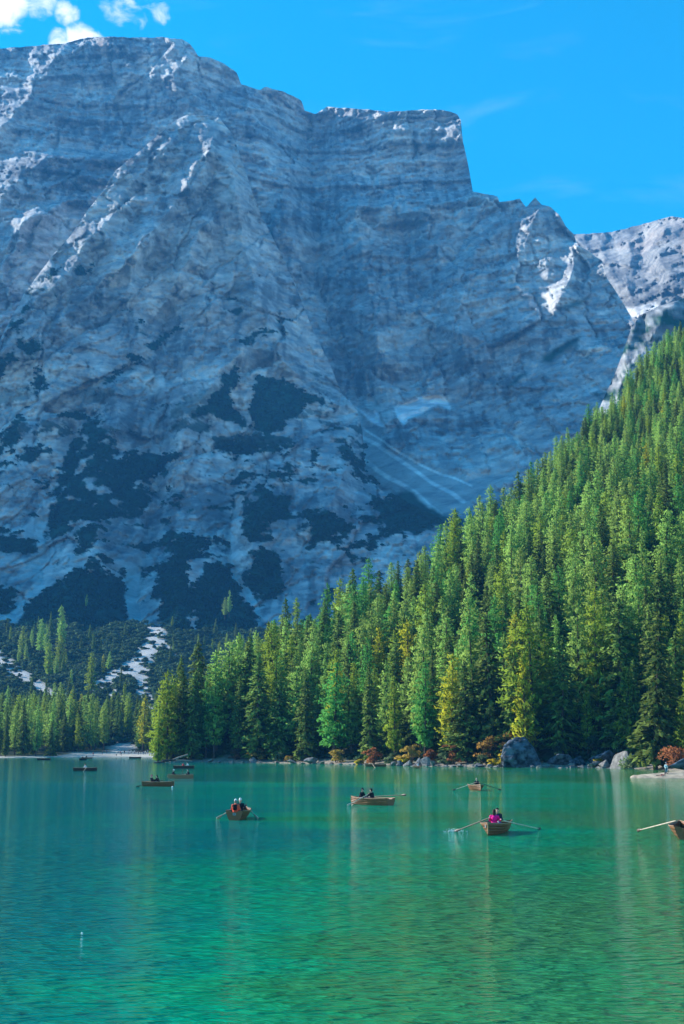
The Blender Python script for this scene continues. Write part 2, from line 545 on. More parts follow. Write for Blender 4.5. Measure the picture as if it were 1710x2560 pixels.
# the same massif goes on unseen at left, its ridge shaped to cast shade
TOP_L = [(-2700, 520), (-2300, 300), (-2000, 205), (-1300, 190), (-950, 260), (-600, 380), (-300, 360), (-120, 250), (-57, 130)]
CT_L = [(-60, 130, 3000), (-60, 800, 2300), (-300, 160, 2900), (-600, 190, 2700), (-900, 200, 2400), (-1300, 200, 2180), (-2000, 220, 2130), (-2600, 480, 2100), (-1300, 800, 1900), (-2000, 800, 1850), (-600, 800, 2200), (-1300, 1400, 1600), (-300, 1400, 1750), (-2600, 1200, 1700)]
cliff('unseen_mountain_shoulder', TOP_L, -2600, -57, 14.0, 1700, 90, CT_L, [], lambda PX, PY, wx, wy, X, Z, br, g2: base_rock(PX, PY, X, Z, br, 301), relief=1.0, seed=11)

# ---- the pyramid-shaped buttress in front
TOP_B = [(-900, 1230), (-600, 1130), (-300, 1050), (-120, 980), (-40, 900), (0, 850), (60, 735), (130, 640), (180, 585), (220, 525), (255, 480), (290, 425), (340, 385), (380, 350), (410, 325), (440, 300), (462, 289), (477, 287), (510, 288), (546, 292), (562, 312),
         (576, 329), (590, 360), (603, 395), (618, 440), (631, 483), (658, 549), (690, 610), (713, 658), (745, 730), (784, 830), (823, 907), (857, 989), (893, 1024), (908, 1086), (911, 1178), (949, 1223), (1010, 1262), (1087, 1300), (1150, 1340), (1250, 1400)]
CT_B = [(-800, 1250, 1900), (-500, 1130, 1950), (-500, 1500, 1550), (-150, 1000, 1980), (0, 900, 2010), (80, 770, 2070), (190, 620, 2140), (300, 470, 2210), (400, 370, 2270), (480, 290, 2310), (546, 295, 2320), (600, 400, 2300), (660, 550, 2270), (715, 660, 2250),
        (784, 830, 2180), (857, 990, 2090), (900, 1050, 2040), (910, 1170, 1950), (1010, 1260, 1850), (1150, 1350, 1650),
        (450, 480, 2230), (560, 500, 2210), (350, 600, 2170), (500, 700, 2120), (650, 760, 2110), (250, 750, 2080), (100, 900, 1980), (400, 850, 2040), (600, 900, 2030), (750, 950, 2040), (200, 1000, 1930), (450, 1050, 1930), (700, 1100, 1920), (850, 1150, 1910),
        (0, 1100, 1880), (0, 1300, 1720), (150, 1250, 1760), (300, 1250, 1780), (500, 1250, 1770), (700, 1280, 1750), (900, 1320, 1700), (0, 1460, 1530), (200, 1430, 1560), (330, 1470, 1540), (450, 1430, 1560), (600, 1450, 1550), (800, 1450, 1550), (1000, 1450, 1530),
        (0, 1570, 1370), (200, 1570, 1370), (400, 1570, 1370), (600, 1570, 1380), (900, 1570, 1380), (1200, 1570, 1380), (0, 1660, 1180), (400, 1660, 1180), (900, 1660, 1180), (-300, 1660, 1180)]
FT_B = [
    ([(477, 288), (420, 360), (350, 440), (290, 520), (230, 590), (170, 680), (80, 770), (0, 880)], 60, 120, 60),
    ([(557, 332), (515, 390), (480, 440), (455, 480), (400, 560), (330, 640)], 75, 110, 45),
    ([(557, 332), (588, 470), (605, 600), (640, 740), (700, 860)], 55, 60, 70),
    ([(520, 410), (500, 470), (470, 480)], 45, 60, 25),
    ([(540, 555), (495, 570), (470, 660), (420, 740)], 60, 90, 40),
    ([(300, 560), (280, 680), (200, 760), (100, 860)], 40, 60, 45),
    ([(400, 560), (345, 640), (310, 740)], 40, 60, 30),
    ([(425, 640), (420, 800), (380, 960), (400, 1120), (390, 1260), (345, 1440), (345, 1560)], -60, 90, 80),
    ([(150, 1250), (120, 1350), (100, 1450), (30, 1530)], -45, 70, 70),
    ([(600, 1080), (580, 1250), (570, 1400), (640, 1520)], -45, 70, 60),
    ([(245, 1020), (270, 1080), (260, 1200), (245, 1390)], 55, 90, 60),
    ([(640, 830), (560, 920), (470, 1040), (440, 1150)], 55, 90, 70),
    ([(640, 830), (760, 960), (850, 1010)], 45, 50, 60),
    ([(890, 1040), (880, 1150), (830, 1250), (800, 1300)], 50, 70, 60),
    ([(660, 1210), (640, 1300), (630, 1400)], 45, 60, 60),
    ([(460, 1370), (440, 1460), (440, 1560)], 45, 60, 50),
    ([(250, 980), (290, 960), (300, 1050)], 45, 70, 40),
    ([(60, 1040), (30, 1150), (0, 1230)], 40, 60, 60),
]
VEG_B = [(sc_poly(p, 1.823, 0, 600), s) for p, s in [
    ([(1165, 615), (1260, 625), (1420, 695), (1550, 745), (1400, 740), (1385, 780), (1300, 830), (1215, 910), (1180, 910), (1160, 850), (1130, 800), (1150, 730)], 1.0),
    ([(1080, 560), (1085, 640), (1060, 690), (1080, 770), (1130, 800), (1140, 860), (1100, 860), (1060, 830), (980, 800), (900, 800), (860, 830), (900, 760), (960, 720), (1010, 650)], .95),
    ([(670, 490), (720, 440), (800, 390), (850, 400), (780, 430), (700, 490)], 1), ([(1110, 455), (1180, 410), (1230, 402), (1320, 430), (1250, 425), (1140, 460)], 1),
    ([(440, 800), (470, 870), (560, 940), (590, 970), (500, 990), (450, 1040), (520, 1050), (640, 1030), (650, 1100), (680, 1200), (640, 1276), (230, 1276), (260, 1150), (290, 1020), (330, 900), (390, 840)], .78),
    ([(100, 800), (120, 850), (60, 960), (20, 1030), (-90, 1050), (-90, 900), (50, 870)], .75), ([(510, 600), (620, 530), (540, 610), (480, 660), (430, 690)], .9), ([(170, 570), (210, 600), (200, 680), (150, 700)], .8),
    ([(130, 300), (170, 320), (120, 400), (20, 430), (60, 380)], .8), ([(100, 450), (200, 470), (130, 530), (20, 600), (0, 640), (0, 560)], .8), ([(230, 150), (420, 110), (340, 190), (200, 230)], .5)]]
VEG_B += [(sc_poly(p, 1.96, 500, 800), s) for p, s in [
    ([(230, 870), (300, 820), (360, 810), (430, 870), (430, 960), (360, 1010), (350, 1080), (260, 1090), (210, 1000)], .9),
    ([(800, 830), (900, 880), (960, 860), (1020, 840), (1100, 890), (1180, 950), (1200, 990), (1050, 1060), (1010, 1040), (920, 1040), (860, 930), (850, 880)], 1),
    ([(590, 910), (660, 950), (760, 990), (740, 1030), (640, 1070), (540, 1110), (560, 1000), (590, 930)], 1), ([(240, 1200), (330, 1120), (360, 1150), (320, 1250), (250, 1300), (240, 1240)], .9),
    ([(480, 790), (540, 760), (560, 770), (510, 800)], 1), ([(520, 690), (570, 640), (590, 650), (540, 720)], 1)]]
VEG_B += [(sc_poly(p, 2.24, 0, 1200), s) for p, s in [
    ([(540, 440), (600, 500), (680, 540), (720, 590), (700, 680), (750, 780), (760, 1000), (20, 1000), (20, 830), (150, 720), (290, 600), (360, 540), (420, 510), (500, 520)], 1),
    ([(1020, 390), (1060, 420), (1050, 560), (1070, 650), (1060, 740), (1060, 900), (890, 900), (890, 740), (860, 640), (890, 500), (960, 420)], 1),
    ([(1140, 460), (1290, 480), (1320, 580), (1320, 650), (1420, 740), (1420, 900), (1090, 900), (1090, 640), (1140, 560)], .95), ([(1460, 400), (1568, 400), (1568, 650), (1460, 680), (1400, 560)], .9), ([(-90, 600), (80, 610), (80, 690), (20, 740), (-90, 790)], 1),
    ([(280, 160), (390, 150), (400, 280), (300, 330), (260, 240)], .9), ([(420, 120), (540, 110), (560, 190), (430, 200)], .8), ([(1310, 110), (1350, 110), (1350, 200), (1300, 200)], 1), ([(660, 90), (740, 90), (720, 180), (660, 170)], .85)]]
SCREE_B = [([(330, 1430), (335, 1490), (345, 1540), (345, 1600)], 20, 30), ([(112, 1245), (103, 1334), (116, 1430), (60, 1510), (0, 1565)], 16, 16), ([(600, 1250), (585, 1330), (585, 1420), (610, 1470), (650, 1530)], 14, 10), ([(241, 1396), (300, 1445), (330, 1480)], 5, 6)]


def tint_b(PX, PY, wx, wy, X, Z, br, g2):
    c = base_rock(PX, PY, X, Z, br, 701)
    pale = np.exp(-(((PX - 590) / 40) ** 2 + ((PY - 470) / 110) ** 2)) + np.exp(-(((PX - 570) / 45) ** 2 + ((PY - 690) / 70) ** 2))
    c = mixc(c, PALE * np.array([1.02, 1, .98]), np.clip(pale * (.7 + 1.6 * br), 0, 1) * .8)
    low = smooth(850, 1150, PY)
    fx, fy = fbm(X / 26, Z / 20, 811, 4), fbm(X / 26, Z / 20, 821, 4)
    f9 = fbm(X / 9, Z / 7, 861, 3)
    qx = wx + 10 * fx + 6 * f9; qy = wy + 10 * fy + 6 * f9
    veg = 0
    for p, s in VEG_B:
        m = smooth(.42, .58, soft_poly(wx, wy, p, 24) + .55 * fx + .45 * f9)
        veg = np.maximum(veg, m * (1.0 if s >= .95 else 0) + (m * smooth(-0.42 + (0.9 - s) * 1.2, -0.25 + (.9 - s) * 1.2, fx) if s < .95 else 0))
    veg = np.maximum(veg, low * smooth(0.05, 0.12, .12 * f9 + fbm(X / 80, Z / 45, 831, 6, .62) - 0.04))
    veg = np.maximum(veg, smooth(640, 760, PY) * smooth(0.34, 0.46, fbm(X / 70, Z / 30, 841, 5, .6)))
    for p, w0, w1 in SCREE_B:
        d, _, al = seg_dist(wx, wy, p)
        wd = (w0 + (w1 - w0) * al) * (1 + .35 * fx)
        m = smooth(wd * 1.1, wd * .7, d)
        c = mixc(c, np.array([0.50, 0.51, 0.52]), m * .9)
        veg = veg * (1 - m)
    veg = np.clip(veg, 0, 1)
    return mixc(c, SCRUB * (0.8 + .5 * np.clip(fy, -1, 1))[..., None], veg)


buttress, VB, RB, PXB, PYB = cliff('mountain_buttress', TOP_B, -60, 1250, 3.0, 1660, 450, CT_B, FT_B, tint_b, relief=1.0, seed=23, tilt=0.4, jag=2.5, strata=0.4, dip=-0.35)
cliff('mountain_foot', TOP_B, -900, -57, 12.0, 1660, 70, CT_B, [], lambda PX, PY, wx, wy, X, Z, br, g2: base_rock(PX, PY, X, Z, br, 701), relief=0.9, seed=23, tilt=0.4)

# ---- sunlit mountain far behind on the right, and the grey spur above the wood
TOP_D = [(1330, 600), (1434, 586), (1480, 583), (1530, 580), (1600, 562), (1650, 548), (1680, 541), (1710, 545), (1800, 520), (2000, 470), (2400, 500)]
CT_D = [(1400, 590, 4000), (1550, 575, 3800), (1700, 545, 3450), (2200, 480, 2900), (1500, 700, 3600), (1700, 700, 3100), (1600, 800, 3100), (1800, 850, 2700), (1600, 1000, 2600), (2200, 1000, 2300)]
FT_D = [([(1560, 575), (1580, 640), (1560, 700), (1600, 790)], 60, 60, 50), ([(1670, 545), (1640, 620), (1670, 700), (1640, 790)], 80, 55, 55), ([(1490, 590), (1510, 650), (1550, 720)], 50, 40, 40), ([(1620, 570), (1610, 650), (1650, 720)], -50, 40, 40)]


def tint_d(PX, PY, wx, wy, X, Z, br, g2):
    c = mixc(base_rock(PX, PY, X, Z, br, 901), PALE, np.full(PX.shape, .15))
    c = mixc(c, WARM, smooth(.1, .6, fbm(X / 160, Z / 160, 911, 4)) * .6)
    c = c * 0.62
    return mixc(c, SNOW * .6, soft_poly(PX + 4 * br, PY + 4 * br, [(1555, 766), (1580, 770), (1640, 755), (1650, 770), (1600, 800), (1578, 792)], 4))


cliff('mountain_far', TOP_D, 1330, 2400, 4.0, 1000, 120, CT_D, FT_D, tint_d, relief=1.6, seed=37, tilt=-0.6, strata=.4)
TOP_E = [(1380, 1300), (1480, 1060), (1535, 940), (1556, 885), (1575, 830), (1597, 790), (1650, 764), (1710, 746), (1900, 650), (2400, 560)]
CT_E = [(1400, 1300, 1150), (1540, 940, 1300), (1600, 790, 1400), (1710, 746, 1420), (2300, 560, 1400), (1600, 1100, 1150), (1800, 900, 1250), (1800, 1300, 1000), (2300, 1200, 1000)]


def tint_e(PX, PY, wx, wy, X, Z, br, g2):
    c = base_rock(PX, PY, X, Z, br, 951)
    return mixc(c, SCRUB, smooth(0.0, 0.25, fbm(X / 40, Z / 30, 961, 5, .6) + 0.15 * smooth(1600, 1700, PX)))


cliff('rock_spur', TOP_E, 1380, 2400, 4.0, 1500, 110, CT_E, [([(1700, 750), (1620, 850), (1570, 930)], 25, 40, 40), ([(1600, 790), (1560, 900), (1540, 980)], 20, 20, 25)], tint_e, relief=.6, seed=41, tilt=0.6, strata=.6)
# ------------------------------------------------------------------ ground: wooded hillside, valley floor, lake, beach
SHORE_PX = [(395, 1906.5), (500, 1906), (700, 1908), (850, 1911), (1000, 1915), (1130, 1917), (1255, 1919), (1345, 1920), (1480, 1920), (1590, 1922)]
SHORE = [(-30.0, 760.0), (-40.0, 560.0), (-47.0, 440.0)] + [tuple(on_water(a, b)[:2]) for a, b in SHORE_PX] + [(66.0, 276.0), (68.0, 245.0), (82.0, 205.0), (160.0, 150.0), (420.0, 60.0)]
_sp = np.array(SHORE[3:-4])
CREST = [(200, 0), (395, 3), (500, 10), (640, 19), (770, 29), (960, 47), (1090, 58), (1200, 77), (1330, 96), (1430, 128), (1560, 158), (1640, 190), (1710, 214), (2000, 285), (3000, 300)]
_cu, _cz = np.array([((a - CX) / F_PX, z) for a, z in CREST]).T
SLOPE = 0.60


def shore_y(X):
    return np.interp(X, _sp[:, 0], _sp[:, 1])


def hill_z(X, Y):
    X = np.asarray(X, float); Y = np.asarray(Y, float)
    d = np.minimum(seg_dist(X, Y, SHORE[3:])[0], 2.4 * seg_dist(X, Y, SHORE[:4])[0])
    s = d * np.where(in_poly(X, Y, SHORE + [(900.0, 60.0), (900.0, 1500.0), (-30.0, 1500.0)]), 1.0, -1.0) - 1.0 + 1.6 * fbm(X / 11, Y / 11, 71, 3)
    zc = np.interp(X / np.maximum(Y, 50), _cu, _cz)
    rise = np.where(s > 0, np.minimum(s, 9) * 0.16 + np.clip(s - 9, 0, None) * SLOPE, s * 0.35)
    over = np.clip(rise - zc, 0, None)
    z = np.minimum(rise, zc) - over * 0.45
    return z + (1.6 * fbm(X / 22, Y / 22, 72, 4) + .5 * fbm(X / 5, Y / 5, 73, 3)) * smooth(4, 25, s), s


def hill_obj():
    xs = np.arange(-75, 330, 2.0); ys = np.concatenate([np.arange(150, 420, 2.0), np.arange(420, 900, 5.0)])
    X, Y = np.meshgrid(xs, ys)
    Z, s = hill_z(X, Y)
    Z = np.maximum(Z, -6)
    i = np.arange(X.size).reshape(X.shape)
    F = np.stack([i[:-1, :-1], i[:-1, 1:], i[1:, 1:], i[1:, :-1]], -1).reshape(-1, 4)
    keep = (Z.ravel()[F] > -5.9).any(1)
    n = fbm(X / 9, Y / 9, 74, 4)
    soil = np.ones(X.shape + (3,)) * np.array([0.055, 0.050, 0.028])
    soil = mixc(soil, np.array([0.035, 0.06, 0.02]), smooth(-.2, .3, n))
    soil = mixc(soil, np.array([0.30, 0.26, 0.21]), smooth(9, 5, s + 4 * n))
    me = mesh_np('hillside', np.stack([X, Y, Z], -1).reshape(-1, 3), F[keep], GROUND, smooth=True)
    point_color(me, 'tint', soil.reshape(-1, 3))
    return tag(obj('hillside', me), kind='structure')


m, t = new_mat('ground_cover')
a_ = t.add('ShaderNodeAttribute', attribute_name='tint')
tc = t.add('ShaderNodeTexCoord')
n = t.noise(tc.outputs['Object'], 0.9, 8, 0.65)
c = t.mix(1.0, a_.outputs['Color'], t.mix(t.ramp(n, 0.3, 0.7), (0.6, 0.6, 0.6), (1.35, 1.33, 1.3)), 'MULTIPLY')
p = t.add('ShaderNodeBsdfPrincipled', {'Base Color': c, 'Roughness': 0.95})
p.inputs['Specular IOR Level'].default_value = 0.1
b = t.add('ShaderNodeBump', {'Strength': 0.6, 'Distance': 0.6, 'Height': n})
t.l.new(b.outputs[0], p.inputs['Normal'])
finish(t, p.outputs[0])
GROUND = m

hill_obj()

# valley floor behind the far beach
SCREE_V = [([(345, 1520), (385, 1560), (395, 1590), (365, 1640), (330, 1670), (265, 1705), (230, 1715)], 20, 13), ([(395, 1570), (420, 1620), (445, 1650)], 9, 5), ([(365, 1640), (350, 1680), (360, 1730), (370, 1760)], 22, 14), ([(300, 1690), (290, 1730), (280, 1740)], 8, 6),
           ([(-60, 1610), (0, 1650), (40, 1680), (100, 1712), (140, 1750)], 20, 8), ([(335, 1850), (345, 1815), (330, 1800)], 10, 5), ([(300, 1880), (285, 1868), (330, 1866)], 16, 8)]


def valley_z(X, Y):
    X = np.asarray(X, float); Y = np.asarray(Y, float)
    y0 = 600 - 25 * smooth(-105, -150, X) + 4 * fbm(X / 20, Y * 0, 81, 3)
    q = Y - y0
    z = np.where(q < 0, q * 0.05, np.minimum(q, 70) * 0.028 + 0.00022 * np.clip(q, 0, None) ** 2 * smooth(0, 160, q))
    return z + smooth(60, 160, q) * (3.0 * fbm(X / 60, Y / 60, 82, 4) + 1.2 * fbm(X / 12, Y / 12, 83, 3)), q


def world_px(X, Y, Z):
    c, s = math.cos(PITCH), math.sin(PITCH)
    yy = Y * c + (Z - CAM_Z) * s
    zz = -Y * s + (Z - CAM_Z) * c
    return CX + F_PX * X / yy, CY - F_PX * zz / yy


def scree_mask(X, Y, Z):
    px, py = world_px(X, Y, Z)
    n = fbm(X / 18, Y / 18, 84, 4)
    px = px + 11 * n + 7 * fbm(X / 5, Y / 7, 184, 3); py = py + 11 * fbm(X / 18, Y / 18, 85, 4) + 7 * fbm(X / 5, Y / 7, 185, 3)
    m = np.zeros(px.shape)
    for p, w0, w1 in SCREE_V:
        d, _, al = seg_dist(px, py, p)
        wd = 1.35 * (w0 + (w1 - w0) * al)
        m = np.maximum(m, smooth(wd * 1.1, wd * .65, d))
    return m


def valley_obj():
    xs = np.arange(-620, 420, 3.5); ys = np.concatenate([np.arange(560, 760, 3.0), np.arange(760, 1340, 5.0)])
    X, Y = np.meshgrid(xs, ys)
    Z, q = valley_z(X, Y)
    m = scree_mask(X, Y, Z)
    c = np.ones(X.shape + (3,)) * np.array([0.035, 0.055, 0.022])
    c = mixc(c, np.array([0.09, 0.085, 0.05]), smooth(0.0, .4, fbm(X / 15, Y / 15, 86, 4)))
    c = mixc(c, np.array([0.48, 0.47, 0.45]), m)
    px, py = world_px(X, Y, Z)
    beach = smooth(66, 48, q + 14 * fbm(X / 16, Y / 16, 87, 3) + 40 * smooth(190, 130, px)) 
    c = mixc(c, np.array([0.50, 0.465, 0.40]), beach)
    i = np.arange(X.size).reshape(X.shape)
    F = np.stack([i[:-1, :-1], i[:-1, 1:], i[1:, 1:], i[1:, :-1]], -1).reshape(-1, 4)
    F = F[(Y < 1285 + 75 * fbm(X / 45, X * 0 + 3.3, 88, 4)).ravel()[F].all(1)]
    me = mesh_np('valley_floor', np.stack([X, Y, Z], -1).reshape(-1, 3), F, GROUND, smooth=True)
    point_color(me, 'tint', c.reshape(-1, 3))
    tag(obj('valley_floor', me), kind='structure')


valley_obj()


def spit_z(X, Y):
    """gravel spit at the right edge"""
    tip = on_water(1585, 1944)
    d = X - tip.x
    mid = tip.y + d * 0.55
    half = np.interp(d, [-1, 0, 4, 12, 30, 80], [0.1, 1.0, 8, 15, 34, 90])
    e = 1 - np.abs(Y - mid - 0) / half
    return np.where(d < -1, -0.5, np.clip(e, -1, 1) * np.interp(d, [0, 10, 30, 80], [0.45, 1.1, 2.0, 4.0])) - 0.03 + 0.06 * fbm(X / 1.5, Y / 1.5, 91, 4)


def spit_obj():
    tip = on_water(1585, 1944)
    xs = np.arange(tip.x - 2, tip.x + 90, 0.5); ys = np.arange(tip.y - 60, tip.y + 130, 1.0)
    X, Y = np.meshgrid(xs, ys)
    Z = spit_z(X, Y)
    i = np.arange(X.size).reshape(X.shape)
    F = np.stack([i[:-1, :-1], i[:-1, 1:], i[1:, 1:], i[1:, :-1]], -1).reshape(-1, 4)
    F = F[(Z.ravel()[F] > -0.3).any(1)]
    c = np.ones(X.shape + (3,)) * np.array([0.46, 0.37, 0.27])
    c = mixc(c, np.array([0.36, 0.32, 0.26]), smooth(.15, .5, fbm(X / 1.2, Y / 2, 92, 5)) * .6)
    c = mixc(c, np.array([0.25, 0.22, 0.17]), smooth(.12, .0, Z))
    me = mesh_np('gravel_beach', np.stack([X, Y, Z], -1).reshape(-1, 3), F, GROUND, smooth=True)
    point_color(me, 'tint', c.reshape(-1, 3))
    tag(obj('gravel_beach', me), kind='structure')


spit_obj()

# ---- the lake
m, t = new_mat('lake_water')
tc = t.add('ShaderNodeTexCoord')
P = tc.outputs['Object']
sep = t.add('ShaderNodeSeparateXYZ', {0: P})
mp = t.add('ShaderNodeMapping', {'Vector': P, 'Scale': (0.6, 1.0, 1.0)})
big = t.noise(t.add('ShaderNodeMapping', {'Vector': P, 'Scale': (0.02, 0.012, 1)}).outputs[0], 1.0, 3, 0.5, 0.6)
mid = t.noise(t.add('ShaderNodeMapping', {'Vector': P, 'Scale': (0.06, 0.035, 1)}).outputs[0], 1.0, 4, 0.55, 0.8)
# depth of the lake: deep teal on the left, green shoals and pale gravel banks on the right
bear = t.math('DIVIDE', sep.outputs['X'], t.math('ADD', sep.outputs['Y'], 12.0))
bandn = t.noise(t.add('ShaderNodeMapping', {'Vector': P, 'Scale': (0.012, 0.07, 1), 'Rotation': (0, 0, 0.06)}).outputs[0], 1.0, 4, 0.6, 0.5)
near = t.ramp(sep.outputs['Y'], 26, 60, 0.22, 0.0)
bear = t.math('ADD', bear, t.math('MULTIPLY_ADD', t.math('SUBTRACT', bandn, 0.5), 0.50, t.math('MULTIPLY', near, 0.55)))
shoal = t.math('ADD', t.math('ADD', t.ramp(bear, -0.22, 0.24), t.math('MULTIPLY', t.math('SUBTRACT', big, 0.5), 1.3)), t.math('MULTIPLY', t.math('SUBTRACT', mid, 0.5), 0.8))
cr = t.add('ShaderNodeValToRGB', {'Fac': shoal})
e = cr.color_ramp.elements
e[0].position = 0.05; e[0].color = (0.0, 0.165, 0.145, 1)
e[1].position = 1.0; e[1].color = (0.045, 0.215, 0.068, 1)
for pos, cc_ in ((0.3, (0.0, 0.225, 0.148)), (0.55, (0.0, 0.30, 0.138)), (0.78, (0.012, 0.245, 0.084))):
    q = e.new(pos); q.color = (*cc_, 1)
# ripples: wind waves with calm lanes; glassy water under the far shore
calm = t.ramp(t.math('ADD', sep.outputs['Y'], t.math('MULTIPLY', t.math('SUBTRACT', mid, 0.5), 40.0)), 165, 205, 1.0, 0.10)
lane = t.ramp(big, 0.35, 0.65, 0.65, 1.15)
w1 = t.noise(t.add('ShaderNodeMapping', {'Vector': P, 'Scale': (1.25, 3.3, 1), 'Rotation': (0, 0, 0.10)}).outputs[0], 1.0, 3, 0.5, 0.25)
w2 = t.noise(t.add('ShaderNodeMapping', {'Vector': P, 'Scale': (0.42, 0.75, 1), 'Rotation': (0, 0, -0.3)}).outputs[0], 1.0, 2, 0.5, 0.3)
w3 = t.noise(t.add('ShaderNodeMapping', {'Vector': P, 'Scale': (3.0, 7.5, 1), 'Rotation': (0, 0, 0.16)}).outputs[0], 1.0, 2, 0.5, 0.2)
def crest(n_):
    return t.math('SUBTRACT', 1.0, t.math('ABSOLUTE', t.math('MULTIPLY_ADD', n_, 2.0, -1.0)))


w1 = t.math('MULTIPLY', t.math('POWER', w1, 2.4), 2.6)
h = t.math('ADD', t.math('ADD', t.math('MULTIPLY', w1, 0.17), t.math('MULTIPLY', w2, 0.26)), t.math('MULTIPLY', w3, 0.05))
h = t.math('MULTIPLY', t.math('MULTIPLY', h, t.math('MULTIPLY', calm, 1.25)), lane)
bp = t.add('ShaderNodeBump', {'Strength': 1.0, 'Distance': 1.0, 'Height': h})
p = t.add('ShaderNodeBsdfPrincipled', {'Base Color': cr.outputs[0], 'Roughness': 0.05, 'IOR': 1.33, 'Normal': bp.outputs[0]})
p.inputs['Specular IOR Level'].default_value = 0.18
finish(t, p.outputs[0])
WATER = m
me = mesh_np('lake', [(-4000, -400, 0), (4000, -400, 0), (4000, 7000, 0), (-4000, 7000, 0)], [(0, 1, 2, 3)], WATER)
tag(obj('lake', me), kind='structure')
# ------------------------------------------------------------------ trees
def leaf_material(name, dark, light, trans=0.25, hue=0.0):
    m, t = new_mat(name)
    oi = t.add('ShaderNodeObjectInfo')
    va = t.add('ShaderNodeAttribute', attribute_name='leaf')
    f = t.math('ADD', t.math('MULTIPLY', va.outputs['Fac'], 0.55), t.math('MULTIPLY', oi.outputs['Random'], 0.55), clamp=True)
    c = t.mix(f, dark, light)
    c = t.add('ShaderNodeHueSaturation', {'Hue': t.math('ADD', 0.5 - 0.5 * hue, t.math('MULTIPLY', oi.outputs['Random'], hue)), 'Saturation': 1.0, 'Value': 1.0, 'Color': c}).outputs[0]
    d = t.add('ShaderNodeBsdfDiffuse', {'Color': c})
    tr = t.add('ShaderNodeBsdfTranslucent', {'Color': c})
    mx = t.add('ShaderNodeMixShader', {0: trans, 1: d.outputs[0], 2: tr.outputs[0]})
    finish(t, mx.outputs[0])
    return m


LEAF = {
    'spruce': leaf_material('spruce_needles', (0.06, 0.11, 0.032), (0.20, 0.30, 0.065), 0.3, 0.03),
    'larch': leaf_material('larch_needles', (0.18, 0.31, 0.065), (0.38, 0.58, 0.12), 0.4, 0.04),
    'lime': leaf_material('lime_needles', (0.17, 0.27, 0.025), (0.34, 0.46, 0.055), 0.4, 0.02),
    'yellow': leaf_material('yellowing_needles', (0.32, 0.34, 0.020), (0.52, 0.50, 0.04), 0.4, 0.02),
    'emerald': leaf_material('emerald_needles', (0.07, 0.24, 0.050), (0.16, 0.44, 0.09), 0.4, 0.02),
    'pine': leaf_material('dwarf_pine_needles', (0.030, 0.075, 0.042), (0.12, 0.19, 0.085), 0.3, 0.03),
    'shade': leaf_material('shaded_pine_needles', (0.008, 0.045, 0.028), (0.022, 0.080, 0.046), 0.15, 0.02),  # darker copy of the dwarf pine, with the mountain's shade in its colour
    'rust': leaf_material('rusty_leaves', (0.22, 0.075, 0.030), (0.48, 0.20, 0.080), 0.3, 0.02),
    'amber': leaf_material('amber_leaves', (0.30, 0.18, 0.035), (0.58, 0.40, 0.09), 0.3, 0.03),
    'gold': leaf_material('golden_leaves', (0.40, 0.30, 0.02), (0.70, 0.55, 0.05), 0.3, 0.02),
    'sage': leaf_material('grey_green_leaves', (0.07, 0.11, 0.045), (0.20, 0.28, 0.13), 0.3, 0.03),
    'brown': leaf_material('brown_leaves', (0.14, 0.07, 0.035), (0.30, 0.16, 0.08), 0.3, 0.02),
}
BARK = plain('bark', (0.085, 0.062, 0.048), 0.9, 0.35, 3.0, 0.1, 0.6, 9.0, stretch=(3, 3, 0.5))


def tube(pts, radii, n=6):
    """verts, quad faces of a tapered tube, closed ends left open"""
    pts = [Vector(p) for p in pts]
    V = []
    for k, p in enumerate(pts):
        d = (pts[min(k + 1, len(pts) - 1)] - pts[max(k - 1, 0)]).normalized()
        a = d.orthogonal().normalized() if abs(d.z) < 0.999 else Vector((1, 0, 0))
        b = d.cross(a)
        for j in range(n):
            th = 2 * math.pi * j / n
            V.append(p + (a * math.cos(th) + b * math.sin(th)) * radii[k])
    F = []
    for k in range(len(pts) - 1):
        for j in range(n):
            F.append((k * n + j, k * n + (j + 1) % n, (k + 1) * n + (j + 1) % n, (k + 1) * n + j))
    return V, F


def kites(C, A, B, L, W):
    """leaf sprays: pointed quads at C along A (half length L), across B (half width W)"""
    n = len(C)
    V = np.empty((n, 4, 3))
    V[:, 0] = C - A * L[:, None]; V[:, 1] = C + B * W[:, None] - A * (0.15 * L)[:, None]; V[:, 2] = C + A * L[:, None]; V[:, 3] = C - B * W[:, None] - A * (0.15 * L)[:, None]
    return V.reshape(-1, 3), np.arange(4 * n).reshape(n, 4)


def leaf_normals(me, V, C, axis_z, g, up=0.35, jitter=0.45):
    """soft, outward-turned normals so that a crown shades as one mass; faces wound to match"""
    out = C.copy(); out[:, 2] = (C[:, 2] - axis_z) 
    out = unit(out) + np.array([0, 0, up]) + g.normal(0, jitter, C.shape)
    out = unit(out)
    me.normals_split_custom_set_from_vertices(np.repeat(out, 4, 0).tolist())


def outward(V, out):
    """flip the quads whose face normal points into the crown"""
    q = V.reshape(-1, 4, 3)
    nrm = np.cross(q[:, 2] - q[:, 0], q[:, 3] - q[:, 1])
    fl = (nrm * out).sum(1) < 0
    q[fl] = q[fl][:, ::-1]
    return q.reshape(-1, 3)


def unit(v):
    return v / np.maximum(np.linalg.norm(v, axis=-1, keepdims=True), 1e-6)


